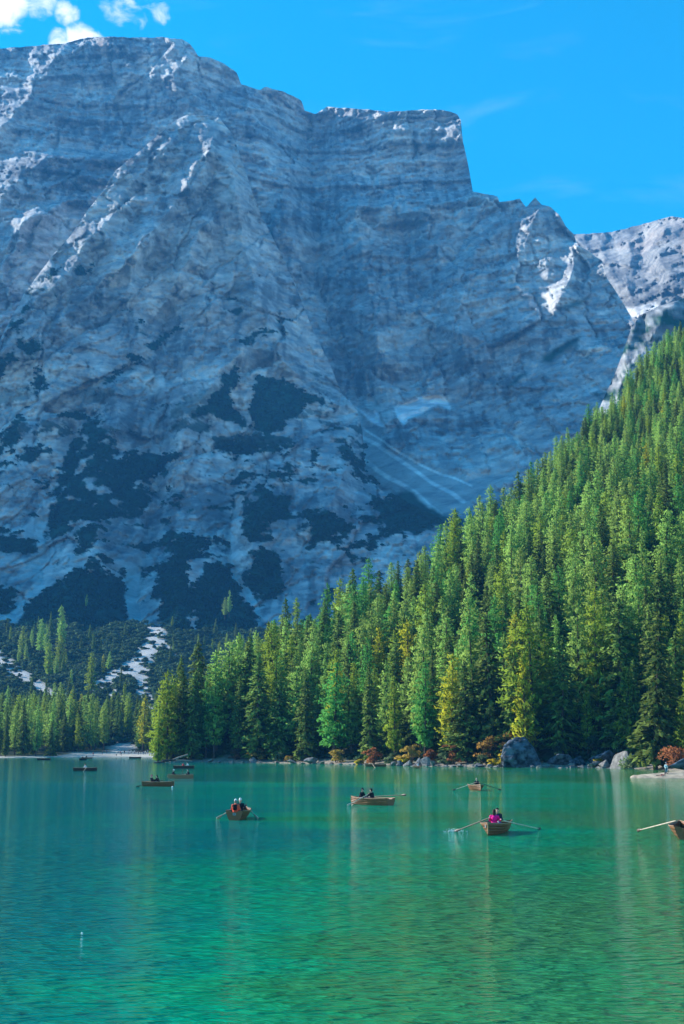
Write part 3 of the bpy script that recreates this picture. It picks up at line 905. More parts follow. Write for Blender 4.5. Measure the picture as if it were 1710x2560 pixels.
def crown_mesh(name, kind, H, R, mat, seed):
    g = np.random.default_rng(seed)
    C = []; A = []; L = []; W = []; val = []
    z = H * (0.06 if kind == 'spruce' else 0.16)
    side = g.uniform(0, 6.28)
    while z < H * 0.985:
        f = z / H
        if kind == 'spruce':
            r = R * (1 - f) ** 0.62 * min(1, 0.6 + f * 2.4) + 0.15
            nb = int(5 + 5 * (1 - f))
            dz = 0.42 + 0.25 * (1 - f)
        else:
            r = R * min(1.0, (1 - f) ** 0.52 * 1.08) * (0.55 + 0.45 * smooth(0.1, 0.4, f)) + 0.2
            nb = int(5 + 6 * (1 - f))
            dz = 0.46 + 0.2 * (1 - f)
        lump = 1 + 0.28 * math.sin(side + f * 9.0)
        for _ in range(nb):
            az = g.uniform(0, 2 * math.pi)
            rr = r * g.uniform(0.55, 1.18) * (1 + 0.22 * math.sin(az * 2 + side + f * 5)) * (0.85 + 0.15 * lump)
            if kind == 'larch' and g.random() < 0.14:
                continue
            k = max(2, int(rr / (0.34 if kind == 'spruce' else 0.40)))
            tt = (np.arange(k) + g.uniform(0.2, 0.8)) / k
            tt = tt[tt > 0.15]
            o = np.array([math.cos(az), math.sin(az), 0.0])
            if kind == 'spruce':
                drop = -0.42 * rr * tt ** 1.3 + 0.10 * rr * tt ** 4 + 0.12 * rr * tt
                slope = np.array([o[0], o[1], -0.38])
            else:
                drop = 0.22 * rr * tt - 0.12 * rr * tt ** 2
                slope = np.array([o[0], o[1], 0.08])
            for rep in range(2):
                n = len(tt)
                c = np.outer(tt * rr, o) + np.array([0, 0, z]) + np.c_[np.zeros(n), np.zeros(n), drop] + g.normal(0, 0.12 if kind == 'spruce' else 0.17, (n, 3))
                a = slope + g.normal(0, 0.42, (n, 3))
                if rep and kind == 'larch':
                    a = np.array([0, 0, -0.8]) + g.normal(0, 0.5, (n, 3))
                C.append(c); A.append(a)
                s = (0.62 if kind == 'spruce' else 0.52) * (0.65 + 0.5 * (1 - f))
                L.append(g.uniform(0.7, 1.25, n) * s); W.append(g.uniform(0.28, 0.5, n) * s)
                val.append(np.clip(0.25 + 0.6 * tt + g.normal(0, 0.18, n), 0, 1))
        z += dz * g.uniform(0.75, 1.25)
    k = 10                                                # leader
    C.append(np.c_[g.normal(0, .05, k), g.normal(0, .05, k), np.linspace(H * 0.95, H, k)]); A.append(np.tile([0, 0, 1.0], (k, 1)) + g.normal(0, .25, (k, 3)))
    L.append(np.full(k, .35)); W.append(np.full(k, .12)); val.append(np.full(k, .7))
    C = np.concatenate(C); A = unit(np.concatenate(A)); L = np.concatenate(L); W = np.concatenate(W); val = np.concatenate(val)
    B = unit(np.cross(A, unit(np.array([0, 0, 1.0]) + g.normal(0, 0.75, A.shape))))
    V, F = kites(C, A, B, L, W)
    ax = C[:, 2] - 0.25 * np.hypot(C[:, 0], C[:, 1])
    V = outward(V, np.c_[C[:, :2], C[:, 2] - ax + 0.3])
    me = mesh_np(name, V, F, mat)
    leaf_normals(me, V, C, ax, g, 0.3)
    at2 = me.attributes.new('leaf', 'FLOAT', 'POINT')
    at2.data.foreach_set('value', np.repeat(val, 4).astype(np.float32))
    return me


def trunk_mesh(name, H, seed, limbs=10, r0=0.33):
    g = np.random.default_rng(seed)
    pts = [(0, 0, -1.5), (0, 0, 0.2), (g.normal(0, .05), g.normal(0, .05), H * .3), (g.normal(0, .08), g.normal(0, .08), H * .65), (0, 0, H * 0.97)]
    V, F = tube(pts, [r0 * 1.35, r0 * 1.1, r0 * .8, r0 * .45, 0.04], 7)
    for _ in range(limbs):
        z = H * g.uniform(0.08, 0.6); az = g.uniform(0, 6.28); l = g.uniform(0.8, 2.2)
        q = [(0, 0, z), (math.cos(az) * l * .5, math.sin(az) * l * .5, z - .02 * l), (math.cos(az) * l, math.sin(az) * l, z - .22 * l)]
        v, f = tube(q, [.06, .045, .02], 4)
        F += [tuple(i + len(V) for i in ff) for ff in f]; V += v
    return mesh_np(name, np.array([tuple(v) for v in V]), F, BARK, smooth=True)


PROTO = {}
def protos(key, kind, mat, n, H, R, s0):
    PROTO[key] = []
    for i in range(n):
        h = H * (1 + 0.06 * (i - n / 2)); r = R * (1 + 0.16 * math.sin(i * 2.3 + s0))
        PROTO[key].append((crown_mesh('crown', kind, h, r, LEAF[mat], s0 + i), trunk_mesh('trunk', h, s0 + i, 14 if kind == 'larch' else 8), h))


protos('spruce', 'spruce', 'spruce', 6, 25.0, 4.5, 100)
protos('larch', 'larch', 'larch', 6, 24.0, 4.3, 200)
protos('lime', 'larch', 'lime', 3, 24.0, 4.3, 300)
protos('yellow', 'larch', 'yellow', 2, 22.0, 3.6, 400)
protos('emerald', 'larch', 'emerald', 3, 22.0, 4.0, 500)
KINDNAME = {'spruce': 'spruce_tree', 'larch': 'larch_tree', 'lime': 'larch_tree', 'yellow': 'larch_tree', 'emerald': 'larch_tree'}


def plant_tree(key, loc, H, width=1.0, label=None, group=None, pick=None):
    ps = PROTO[key]
    cm, tm, h = ps[random.randrange(len(ps)) if pick is None else pick % len(ps)]
    s = H / h
    r = empty(KINDNAME[key], loc, random.uniform(0, 6.28))
    r.scale = (s * width, s * width, s)
    r.rotation_euler = (random.gauss(0, .025), random.gauss(0, .025), r.rotation_euler.z)
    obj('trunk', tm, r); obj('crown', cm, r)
    tag(r, label, 'tree', group)
    return r


# front row along the shore: (photo x, photo y of the tip, metres behind the waterline, kind, slimness, label)
FRONT = [
    (402, 1760, 6, 'lime', .8, 'small yellow-green conifer leaning over the tip of the wooded point'),
    (425, 1672, 9, 'lime', 1.0, 'tall lime-green larch at the left tip of the wooded point'),
    (455, 1640, 17, 'spruce', 1.0, 'dark spruce right behind the lime larch at the tip of the point'),
    (412, 1700, 13, 'lime', .9, 'yellow-green larch between the two conifers at the very tip of the point'),
    (438, 1690, 15, 'lime', 1.0, 'yellow-green larch just right of the tall lime larch at the tip'),
    (470, 1668, 12, 'spruce', 1.1, 'full dark spruce behind the brown little tree at the tip'),
    (545, 1625, 15, 'larch', 1.1, 'pale larch behind the slim mid-green larch near the tip'),
    (578, 1600, 20, 'larch', 1.1, 'pale larch rising left of the golden-edged spruce'),
    (620, 1585, 22, 'spruce', 1.1, 'tall dark spruce rising behind the golden-edged spruce'),
    (520, 1700, 9, 'emerald', .8, 'slim mid-green larch above the pale rock near the tip'),
    (497, 1605, 22, 'spruce', 1.1, 'dark green spruce second from the tip of the wooded point'),
    (600, 1690, 10, 'spruce', .9, 'shadowy spruce left of the golden-edged spruce on the shore'),
    (645, 1650, 9, 'spruce', 1.15, 'broad spruce with golden-lit edge above the yellow shoreline bush'),
    (700, 1700, 10, 'spruce', .9, 'narrow dark spruce above the sage bush on the shore'),
    (765, 1690, 9, 'spruce', 1.1, 'spruce standing behind the large flat grey shore rock'),
    (835, 1655, 11, 'emerald', 1.25, 'bright emerald larch with low spreading boughs on the shore'),
    (842, 1650, 17, 'yellow', .9, 'yellow-topped larch rising behind the emerald larch'),
    (925, 1655, 10, 'spruce', .95, 'tall spruce behind the round rust-brown shoreline bush'),
    (985, 1690, 10, 'lime', .8, 'slender lime-green larch between rust bush and yellow bush'),
    (1060, 1650, 11, 'emerald', .95, 'emerald larch behind the two small rusty bushes'),
    (1050, 1560, 22, 'larch', 1.0, 'pale green larch towering behind the emerald larch at mid shore'),
    (1125, 1635, 12, 'yellow', 1.1, 'bright yellow larch with golden lowest bough on the shore'),
    (1165, 1650, 11, 'spruce', 1.2, 'very dark spruce just right of the bright yellow larch'),
    (1185, 1500, 24, 'larch', 1.0, 'tall pale larch behind the darkest spruce at mid shore'),
    (1228, 1540, 17, 'spruce', 1.1, 'tall blackish spruce left of the big lime larch'),
    (1330, 1508, 14, 'lime', 1.25, 'big lime-yellow larch rising over the great dark boulder'),
    (1305, 1640, 10, 'yellow', .9, 'yellow larch leaning out beside the great dark boulder'),
    (1395, 1590, 12, 'spruce', 1.1, 'dark open-trunked spruce just right of the great boulder'),
    (1440, 1500, 20, 'larch', 1.05, 'green larch with a long bare trunk behind the dark hollow'),
    (1490, 1470, 24, 'lime', 1.05, 'tall yellow-green larch above the dark rocky hollow'),
    (1545, 1500, 14, 'spruce', 1.15, 'olive spruce with bare trunk above the pale split boulders'),
    (1575, 1650, 12, 'spruce', .8, 'short dark spruce behind the pale split boulders'),
    (1625, 1520, 17, 'spruce', 1.1, 'tall dark spruce left of the rusty bush by the gravel beach'),
    (1665, 1640, 20, 'spruce', 1.0, 'dark spruce above the rusty bush by the gravel beach'),
    (1703, 1740, 12, 'lime', 1.0, 'lime-green larch at the right edge above the gravel beach'),
]
taken = []
for i, (px, py, back, key, wd, lab) in enumerate(FRONT):
    u = (px - CX) / F_PX
    Y = 330.0
    for _ in range(12):
        Y = float(shore_y(u * Y)) + back
    X = u * Y
    z = float(hill_z(X, Y)[0]) - 0.2
    H = at(px, py, Y).z - z
    plant_tree(key, (X, Y, z), H, wd * 25.0 / max(H, 18) * min(H / 25.0, 1.25), lab, 'front row of conifers along the right shore', i)
    taken.append((X, Y))

# the wood on the slope
g = np.random.default_rng(77)
cand = []
cell = {}
def try_point(X, Y, rad):
    k = (int(X // 8), int(Y // 8))
    for a in (-1, 0, 1):
        for b in (-1, 0, 1):
            for (x, y, r) in cell.get((k[0] + a, k[1] + b), ()):
                if (x - X) ** 2 + (y - Y) ** 2 < (0.5 * (rad + r)) ** 2:
                    return False
    cell.setdefault(k, []).append((X, Y, rad))
    return True
for X, Y in taken:
    try_point(X, Y, 5.0)
N = 42000
RX = g.uniform(-62, 225, N); RY = g.uniform(200, 760, N)
RZ, RS = hill_z(RX, RY)
zc = np.interp(RX / RY, _cu, _cz)
for X, Y, z, s, c_ in zip(RX, RY, RZ, RS, zc):
    if s < (5 if X < -15 else 9) or X / Y > 0.285 or X / Y < -0.16:
        continue
    ds = s - 9 - c_ / SLOPE
    if ds > 14:
        continue
    if try_point(X, Y, g.uniform(4.2, 6.0) - 1.3 * float(smooth(60, 260, s))):
        cand.append((X, Y, z, s, g.random(), g.random()))
forest = []
for X, Y, z, s, a, b in cand:
    px, py = world_px(X, Y, z)
    up = float(smooth(60, 260, s))
    H = (26.5 - 12.0 * up) * (0.58 + 0.58 * b)
    pl = 0.63 + 0.28 * float(fbm(X / 45, Y / 45, 121, 3)) + 0.16 * float(smooth(40, 140, s))
    if a < pl:
        q = (a / pl * 7.3) % 1
        key = 'larch' if q < .66 else 'lime' if q < .82 else 'emerald' if q < .975 else 'yellow'
    else:
        key = 'spruce'
    forest.append((key, X, Y, z - .2, H, g.uniform(.78, 1.12), H / Y, s))
forest.sort(key=lambda f: -f[6])
def sector(px, s):
    ref = 'the tip of the point' if px < 560 else 'the emerald larch' if px < 900 else 'the big rust bush' if px < 1150 else 'the great dark boulder' if px < 1400 else 'the pale split boulders' if px < 1620 else 'the gravel beach'
    return ('just behind the front row above ' if s < 45 else 'midway up the slope above ' if s < 120 else 'high on the slope above ') + ref


LOOK = {'spruce': 'dark green spruce', 'larch': 'pale green feathery larch', 'lime': 'lime-green larch', 'yellow': 'yellowing larch', 'emerald': 'emerald-green larch'}


def size_word(H):
    return 'short ' if H < 16 else 'tall ' if H > 25 else ''


count = {'spruce_tree': sum(1 for f in FRONT if f[3] == 'spruce'), 'larch_tree': sum(1 for f in FRONT if f[3] != 'spruce')}
CAP_RIGHT = 205
rest = []
for f in forest:
    kn = KINDNAME[f[0]]
    if count[kn] < CAP_RIGHT:
        count[kn] += 1
        plant_tree(f[0], f[1:4], f[4], f[5], size_word(f[4]) + LOOK[f[0]] + ' ' + sector(float(world_px(f[1], f[2], f[3])[0]), f[7]), ('spruces' if kn == 'spruce_tree' else 'larches') + ' on the steep right slope')
    else:
        rest.append(f)

# the wood beyond the far beach: a few drawn trees, then the band of forest
LEFT = [(155, 1512, 1625, 'larch', 'tallest pale larch of the clump above the valley wood'), (100, 1545, 1640, 'larch', 'pale larch at the left of the clump above the valley wood'), (127, 1528, 1600, 'spruce', 'slim spruce beside the tallest larch of the valley clump'),
        (118, 1560, 1650, 'larch', 'slender larch in the middle of the valley clump'), (55, 1565, 1650, 'larch', 'lone larch at the far left above the dwarf pines'), (150, 1580, 1680, 'lime', 'yellowish larch below the tallest larch of the clump'), (122, 1600, 1700, 'lime', 'yellow-green larch on the scrub below the valley clump'),
        (228, 1628, 1745, 'lime', 'yellow-green larch in the middle of the valley scrub'), (258, 1635, 1690, 'yellow', 'small yellow larch beside the gravel wash'), (272, 1628, 1680, 'larch', 'small pale larch next to the yellow larch by the gravel wash'), (82, 1560, 1605, 'spruce', 'small spruce standing alone on the dark scrub'),
        (165, 1630, 1665, 'lime', 'short yellowish larch standing alone in the valley scrub'), (225, 1560, 1605, 'spruce', 'little spruce standing alone under the dark cone of scrub'), (573, 1475, 1540, 'larch', 'pale larch on the scrub just left of the wooded ridge'), (562, 1492, 1545, 'larch', 'smaller pale larch beside the one left of the wooded ridge'),
        (538, 1545, 1590, 'spruce', 'small spruce low on the scrub left of the wooded ridge'), (215, 1485, 1520, 'larch', 'tiny pale larch alone high on the dark cone of scrub')]


def valley_at(px, py):
    """where the ray through a photograph point meets the valley floor"""
    dx, dz = ray(px, py)
    ys = np.arange(640, 1700, 2.0)
    zz, _ = valley_z(dx * ys, ys)
    hit = np.nonzero(CAM_Z + dz * ys <= zz)[0]
    Y = ys[hit[0]] if len(hit) else 1650.0
    return Vector((float(dx) * Y, Y, float(valley_z(dx * Y, Y)[0])))


for px, py, pb, key, lab in LEFT:
    p = valley_at(px, pb)
    plant_tree(key, p, at(px, py, p.y).z - p.z, .85, lab, 'lone conifers standing out of the valley scrub')
    try_point(p.x, p.y, 6)
N = 9000
RX = g.uniform(-330, 60, N); RY = g.uniform(585, 1200, N)
RZ, RQ = valley_z(RX, RY)
RM = scree_mask(RX, RY, RZ)
PXv, PYv = world_px(RX, RY, RZ)
left = []
for X, Y, z, q, m_, px in zip(RX, RY, RZ, RQ, RM, PXv):
    if m_ > .2 or px < -40 or px > 560 or q < 12 or (px > 130 and q < 55) or (235 < px < 335 and q < 75):
        continue
    dens = float(smooth(900, 690, Y)) + 0.20 * float(smooth(1250, 850, Y)) * float(smooth(-.1, .4, fbm(X / 60, Y / 60, 141, 3)))
    if g.random() > dens or not try_point(X, Y, g.uniform(4.8, 7.5)):
        continue
    H = g.uniform(15, 27) * (1 - 0.25 * float(smooth(700, 1000, Y)))
    r_ = g.random()
    left.append(('spruce' if r_ < .52 else 'larch' if r_ < .84 else 'lime' if r_ < .97 else 'yellow', X, Y, z - .2, H, g.uniform(.7, 1.0), H / Y))
for _ in range(60):
    X = g.uniform(-330, 20); Y = g.uniform(1130, 1300)
    z = float(valley_z(X, Y)[0]); px, _py = world_px(X, Y, z)
    if -20 < px < 620 and scree_mask(np.array([X]), np.array([Y]), np.array([z]))[0] < .15 and try_point(X, Y, 7):
        left.append((['spruce', 'larch', 'spruce', 'lime'][_ % 4], X, Y, z - .2, g.uniform(9, 19), .8, 0))
left.sort(key=lambda f: f[2])
CAP_LEFT = 290
for f in left:
    kn = KINDNAME[f[0]]
    if count[kn] < CAP_LEFT:
        count[kn] += 1
        px_ = float(world_px(f[1], f[2], f[3])[0])
        plant_tree(f[0], f[1:4], f[4], f[5], size_word(f[4]) + LOOK[f[0]] + (' up in the valley scrub' if f[2] > 900 else ' in the valley wood') + (' at the far left' if px_ < 110 else ' left of the gravel wash' if px_ < 240 else ' below the gravel wash' if px_ < 370 else ' beside the wooded point'), ('spruces' if kn == 'spruce_tree' else 'larches') + ' in the valley wood beyond the beach')
    else:
        rest.append(f)
print('trees', count, 'rest', len(rest), 'left', len(left))


def scatter(name, pts, rotz, scale, idx, proto_objs, label, kind='stuff'):
    """one object that carries many instances of a few shapes"""
    me = bpy.data.meshes.new(name)
    me.from_pydata([tuple(p) for p in pts], [], [])
    for nm, typ, arr in (('rz', 'FLOAT', rotz), ('sc', 'FLOAT_VECTOR', scale), ('pick', 'INT', idx)):
        a = me.attributes.new(nm, typ, 'POINT')
        arr = np.asarray(arr)
        a.data.foreach_set('vector' if typ == 'FLOAT_VECTOR' else 'value', arr.astype(np.int32 if typ == 'INT' else np.float32).ravel())
    pc = bpy.data.collections.new(name + '_shapes')
    for i, (nm, meshes) in enumerate(proto_objs):
        bm = bmesh.new()
        mats = []
        for q in meshes:
            off = len(mats)
            mats += list(q.materials)
            n0 = len(bm.faces)
            bm.from_mesh(q)
            bm.faces.ensure_lookup_table()
            for fc in bm.faces[n0:]:
                fc.material_index += off
        jm = bpy.data.meshes.new(nm)
        bm.to_mesh(jm); bm.free()
        for q in mats:
            jm.materials.append(q)
        o = bpy.data.objects.new('%03d_%s' % (i, nm), jm)
        pc.objects.link(o)
    ng = bpy.data.node_groups.new(name, 'GeometryNodeTree')
    ng.interface.new_socket('Geometry', in_out='INPUT', socket_type='NodeSocketGeometry')
    ng.interface.new_socket('Geometry', in_out='OUTPUT', socket_type='NodeSocketGeometry')
    T = NT(ng)
    gi = T.add('NodeGroupInput'); go = T.add('NodeGroupOutput')
    ci = T.add('GeometryNodeCollectionInfo', transform_space='ORIGINAL')
    ci.inputs['Collection'].default_value = pc
    ci.inputs['Separate Children'].default_value = True
    ci.inputs['Reset Children'].default_value = True
    def attr(nm, typ):
        q = T.add('GeometryNodeInputNamedAttribute', data_type=typ)
        q.inputs['Name'].default_value = nm
        return q.outputs[0]
    rot = T.add('ShaderNodeCombineXYZ', {'Z': attr('rz', 'FLOAT')})
    e2r = T.add('FunctionNodeEulerToRotation', {0: rot.outputs[0]})
    iop = T.add('GeometryNodeInstanceOnPoints', {'Points': gi.outputs[0], 'Instance': ci.outputs[0], 'Pick Instance': True, 'Instance Index': attr('pick', 'INT'), 'Rotation': e2r.outputs[0], 'Scale': attr('sc', 'FLOAT_VECTOR')})
    T.l.new(iop.outputs[0], go.inputs[0])
    o = obj(name, me)
    md = o.modifiers.new('instances', 'NODES')
    md.node_group = ng
    tag(o, label, kind=kind)
    return o


keys = [(k, i) for k in PROTO for i in range(len(PROTO[k]))]
pidx = {ki: n_ for n_, ki in enumerate(keys)}
pts, rz_, scl, ix = [], [], [], []
for (key, X, Y, z, H, wd) in [f[:6] for f in rest]:
    i = random.randrange(len(PROTO[key])); s = H / PROTO[key][i][2]
    pts.append((X, Y, z)); rz_.append(random.uniform(0, 6.28)); scl.append((s * wd, s * wd, s)); ix.append(pidx[(key, i)])
scatter('conifer_forest', pts, rz_, scl, ix, [(k, PROTO[k][i][:2]) for k, i in keys], 'conifer wood covering the upper slope and the valley')


# dwarf pine scrub: low clumps on the valley floor and on the ledges of the mountain
def clump_mesh(name, R, H, n, mat, seed, size=0.5):
    g = np.random.default_rng(seed)
    nl = 9
    nl = max(9, n // 60)
    cen = np.c_[g.normal(0, R * .42, nl), g.normal(0, R * .42, nl), g.uniform(.05, .82, nl) * H]
    cen[:, :2] *= (1.15 - .55 * cen[:, 2:3] / H)
    rad = g.uniform(.26, .52, nl) * R
    k = g.integers(0, nl, n)
    d = unit(g.normal(0, 1, (n, 3))); d[:, 2] = np.abs(d[:, 2]) * .9 - .12
    rr = rad[k] * g.uniform(.72, 1.05, n)
    C = cen[k] + d * rr[:, None] * np.array([1, 1, .75])
    C[:, 2] = np.maximum(C[:, 2], 0.02 * H)
    A = unit(d + np.array([0, 0, .5]) + g.normal(0, .6, (n, 3)))
    B = unit(np.cross(A, g.normal(0, 1, (n, 3))))
    L = g.uniform(.7, 1.3, n) * size; W = L * g.uniform(.4, .7, n)
    V, F = kites(C, A, B, L, W)
    V = outward(V, C - np.array([0, 0, .1 * H]))
    me = mesh_np(name, V, F, mat)
    leaf_normals(me, V, C, 0.1 * H, g, 0.5, 0.5)
    a = me.attributes.new('leaf', 'FLOAT', 'POINT')
    a.data.foreach_set('value', np.repeat(np.clip(g.normal(.5, .25, n), 0, 1), 4).astype(np.float32))
    return me


CL = [('dwarf_pine', [clump_mesh('dwarf_pine', 3.2, 3.0, 260, LEAF['pine'], 900 + i, .75)]) for i in range(4)]
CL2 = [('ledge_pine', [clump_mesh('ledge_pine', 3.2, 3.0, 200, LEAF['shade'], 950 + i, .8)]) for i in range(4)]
N = 26000
RX = g.uniform(-420, 40, N); RY = 700 + 660 * g.random(N) ** 0.8
RZ, RQ = valley_z(RX, RY)
RM = scree_mask(RX, RY, RZ)
PXv, PYv = world_px(RX, RY, RZ)
ok = (RY < 1295 + 75 * fbm(RX / 45, RX * 0 + 3.3, 88, 4)) & ((RM < .25) | (g.random(N) < .10)) & (PXv > -40) & (PXv < 780) & (fbm(RX / 30, RY / 30, 131, 3) > -0.55 + .6 * smooth(760, 700, RY))
sel = np.nonzero(ok)[0][:9000]
pts = np.c_[RX, RY, RZ - .3][sel]
s0 = g.uniform(.5, 1.3, len(sel)) * (1 + .7 * np.clip(fbm(pts[:, 0] / 35, pts[:, 1] / 35, 151, 4), -.6, 1))
scatter('dwarf_pine_scrub', pts, g.uniform(0, 6.28, len(sel)), np.c_[s0, s0, s0 * g.uniform(.7, 1.2, len(sel))], g.integers(0, 4, len(sel)), CL, 'dark dwarf pine scrub covering the valley floor')
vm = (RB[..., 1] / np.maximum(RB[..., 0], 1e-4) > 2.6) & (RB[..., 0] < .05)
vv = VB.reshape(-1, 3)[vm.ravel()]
sel = g.permutation(len(vv))[:9000]
s0 = g.uniform(.7, 1.7, len(sel))
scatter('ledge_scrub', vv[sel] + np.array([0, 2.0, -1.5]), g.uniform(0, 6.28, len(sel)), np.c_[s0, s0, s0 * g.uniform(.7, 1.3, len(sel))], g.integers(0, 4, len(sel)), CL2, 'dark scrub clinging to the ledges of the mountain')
# ------------------------------------------------------------------ rocks, logs and bushes along the shore
STONE = plain('shore_stone', (0.15, 0.15, 0.155), 0.9, 0.45, 3.5, 0.15, 1.0, 9.0, bdist=0.12)
STONE_PALE = plain('pale_stone', (0.22, 0.205, 0.19), 0.9, 0.4, 3.5, 0.15, 1.0, 9.0, bdist=0.12)
STONE_DARK_SHADED = plain('dark_stone', (0.065, 0.08, 0.105), 0.85, 0.95, 3.2, 0.2, 1.0, 7.0, bdist=0.16)  # dark stone, deepened so the boulder's shaded side is part of the colour
DRIFT = plain('driftwood', (0.30, 0.24, 0.19), 0.85, 0.3, 2.0, 0.1, 0.5, 12.0, stretch=(1, 1, 6))
DARKWOOD = plain('wet_wood', (0.05, 0.042, 0.036), 0.7, 0.3, 2.0, 0.2, 0.4, 12.0)


def rock_mesh(name, seed, planes=14, mat=None, sub=3, flat=0.8, rough=0.05, extra=()):
    """angular block: hull of random points, broken up and weathered"""
    g = np.random.default_rng(seed)
    bm = bmesh.new()
    if extra:
        pts = extra
    else:
        pts = unit(g.normal(0, 1, (planes, 3))) * g.uniform(.72, 1.15, (planes, 1)) * np.array([1, 1, 1])
        pts[:, 2] = np.maximum(pts[:, 2], -.45)
    for q in pts:
        bm.verts.new(tuple(float(x) for x in q))
    r = bmesh.ops.convex_hull(bm, input=bm.verts)
    bmesh.ops.delete(bm, geom=list({e for e in r['geom_interior'] + r['geom_unused'] if isinstance(e, bmesh.types.BMVert)}), context='VERTS')
    bmesh.ops.bevel(bm, geom=list(bm.edges), offset=.05, segments=1, affect='EDGES')
    bmesh.ops.triangulate(bm, faces=bm.faces)
    for _ in range(sub - 1):
        long_ = [e for e in bm.edges if e.calc_length() > (.25 if sub == 3 else .09)]
        if long_:
            bmesh.ops.subdivide_edges(bm, edges=long_, cuts=1, use_grid_fill=False)
            bmesh.ops.triangulate(bm, faces=bm.faces)
    q = np.array([v.co[:] for v in bm.verts])
    k = 1 + rough * (fbm(q[:, 0] * 2.6 + seed, q[:, 1] * 2.6 + q[:, 2] * 2.1, seed, 4) + .8 * ridged(q[:, 2] * 2.2 + seed, q[:, 0] * 2.0 - q[:, 1], seed + 5, 4))
    for v, kk, c in zip(bm.verts, k, q):
        v.co = Vector(c) * float(kk)
        v.co.z *= flat
    me = bpy.data.meshes.new(name)
    bm.to_mesh(me); bm.free()
    me.materials.append(mat or STONE)
    return me


ROCKS = [rock_mesh('rock', 10 + i, 12 + i % 5, [STONE, STONE_PALE, STONE][i % 3]) for i in range(7)]


def rock(name, loc, size, label, mesh=None, rz=None, group=None, cat='rock'):
    o = obj(name, mesh or ROCKS[random.randrange(len(ROCKS))])
    o.location = loc
    o.scale = size
    o.rotation_euler = (random.uniform(-.2, .2), random.uniform(-.2, .2), random.uniform(0, 6.28) if rz is None else rz)
    return tag(o, label, cat, group)


def land(px, Y):
    X = (px - CX) / F_PX * Y / math.cos(0)
    return X


def shore_pt(px, back):
    """point on the right shore seen at photo x, so many metres behind the waterline"""
    u = float(ray(px, HORIZON + 40)[0])
    Y = 330.0
    for _ in range(14):
        Y = float(shore_y(u * Y)) + back
    return Vector((u * Y, Y, float(hill_z(u * Y, Y)[0])))


# the great dark boulder
p = shore_pt(1303, 5)
k = p.y / F_PX
big = rock_mesh('boulder', 5, 9, STONE_DARK_SHADED, sub=6, flat=1.0, rough=0.13, extra=[(-.66, -.5, -.4), (-.72, -.2, .1), (-.60, -.35, .58), (-.46, .1, .72), (-.1, -.1, .93), (.22, .0, .98), (.30, -.3, .80), (.52, -.1, .52), (.74, -.3, .0), (.86, -.35, -.4), (.2, -.62, -.4), (-.2, -.6, .1), (.1, -.55, .35), (.5, .6, -.4), (-.5, .6, -.4), (-.3, .6, .5), (.4, .5, .5)])
rock('boulder', p + Vector((-.4, 0, 1.6)), (5.9, 5.0, 5.0), 'great dark blue-grey boulder standing at the waterline under the lime larch', big, 0.0, cat='boulder').rotation_euler = (0, 0, 0)
# drawn rocks: photo x, metres back, width, height, which stone, label
RK = [
    (528, 2, 3.2, 1.7, 1, 'pale rock on the shore just right of the driftwood at the tip'), (548, 1.5, 2.2, 1.3, 1, 'smaller pale rock beside the pale rock near the tip'), (632, 2, 4.2, 1.9, 0, 'grey rock in front of the golden-edged spruce'), (578, 2, 1.8, 1.0, 0, 'low grey stone between the pale rocks and the golden-edged spruce'),
    (775, 2, 5.6, 3.0, 0, 'large flat-sided grey rock jutting out in the middle of the shore'), (733, 1.5, 4.4, 1.7, 1, 'low pale slab left of the large flat-sided rock'), (806, 1.5, 2.2, 1.4, 1, 'small pale rock just right of the large flat-sided rock'),
    (985, 2, 2.6, 1.9, 0, 'grey rock under the small golden bush'), (1000, 2, 2.2, 2.3, 2, 'dark upright rock under the golden bush'), (1018, 2, 2.6, 2.0, 1, 'pale cracked rock right of the dark upright rock'), (1046, 3, 3.0, 2.6, 0, 'tilted grey rock behind the small boat with people'),
    (1064, 3, 3.4, 3.2, 1, 'tall tilted pale rock under the rusty bush'), (1082, 2, 2.2, 2.4, 0, 'grey pointed rock just right of the tall tilted rock'), (1150, 2, 2.6, 1.2, 1, 'low pale stone left of the mooring post'), (1195, 2, 3.2, 1.3, 0, 'low grey stone close to the mooring post'), (1225, 2, 2.0, 1.2, 1, 'pale stone beside the mooring post'),
    (1490, 4, 3.0, 2.4, 0, 'grey leaning slab at the left of the split boulders'), (1512, 3, 3.4, 2.8, 1, 'pale sloping slab left of the split boulders'), (1477, 2, 1.8, 1.4, 1, 'small pale rock at the left end of the split boulders'), (1553, 3, 6.0, 5.6, 1, 'tall pale split boulder right of the dark hollow'),
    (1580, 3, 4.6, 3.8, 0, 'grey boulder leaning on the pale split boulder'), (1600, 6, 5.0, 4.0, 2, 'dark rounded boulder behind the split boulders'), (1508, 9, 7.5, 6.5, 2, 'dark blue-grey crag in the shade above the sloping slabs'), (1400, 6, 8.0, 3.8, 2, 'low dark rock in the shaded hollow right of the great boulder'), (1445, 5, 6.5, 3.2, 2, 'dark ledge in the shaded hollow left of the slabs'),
]
DARKR = [rock_mesh('rock', 40 + i, 11, STONE_DARK_SHADED) for i in range(3)]
PALER = [rock_mesh('rock', 50 + i, 10 + i, STONE_PALE) for i in range(4)]
GREYR = [rock_mesh('rock', 60 + i, 10 + i, STONE) for i in range(4)]
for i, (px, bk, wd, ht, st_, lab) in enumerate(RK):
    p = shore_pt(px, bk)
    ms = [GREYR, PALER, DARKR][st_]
    rock('rock', p + Vector((0, 0, ht * .18)), (wd / 2.1, wd / 2.2, ht / 1.5), lab, ms[i % len(ms)], group='rocks along the right shore')
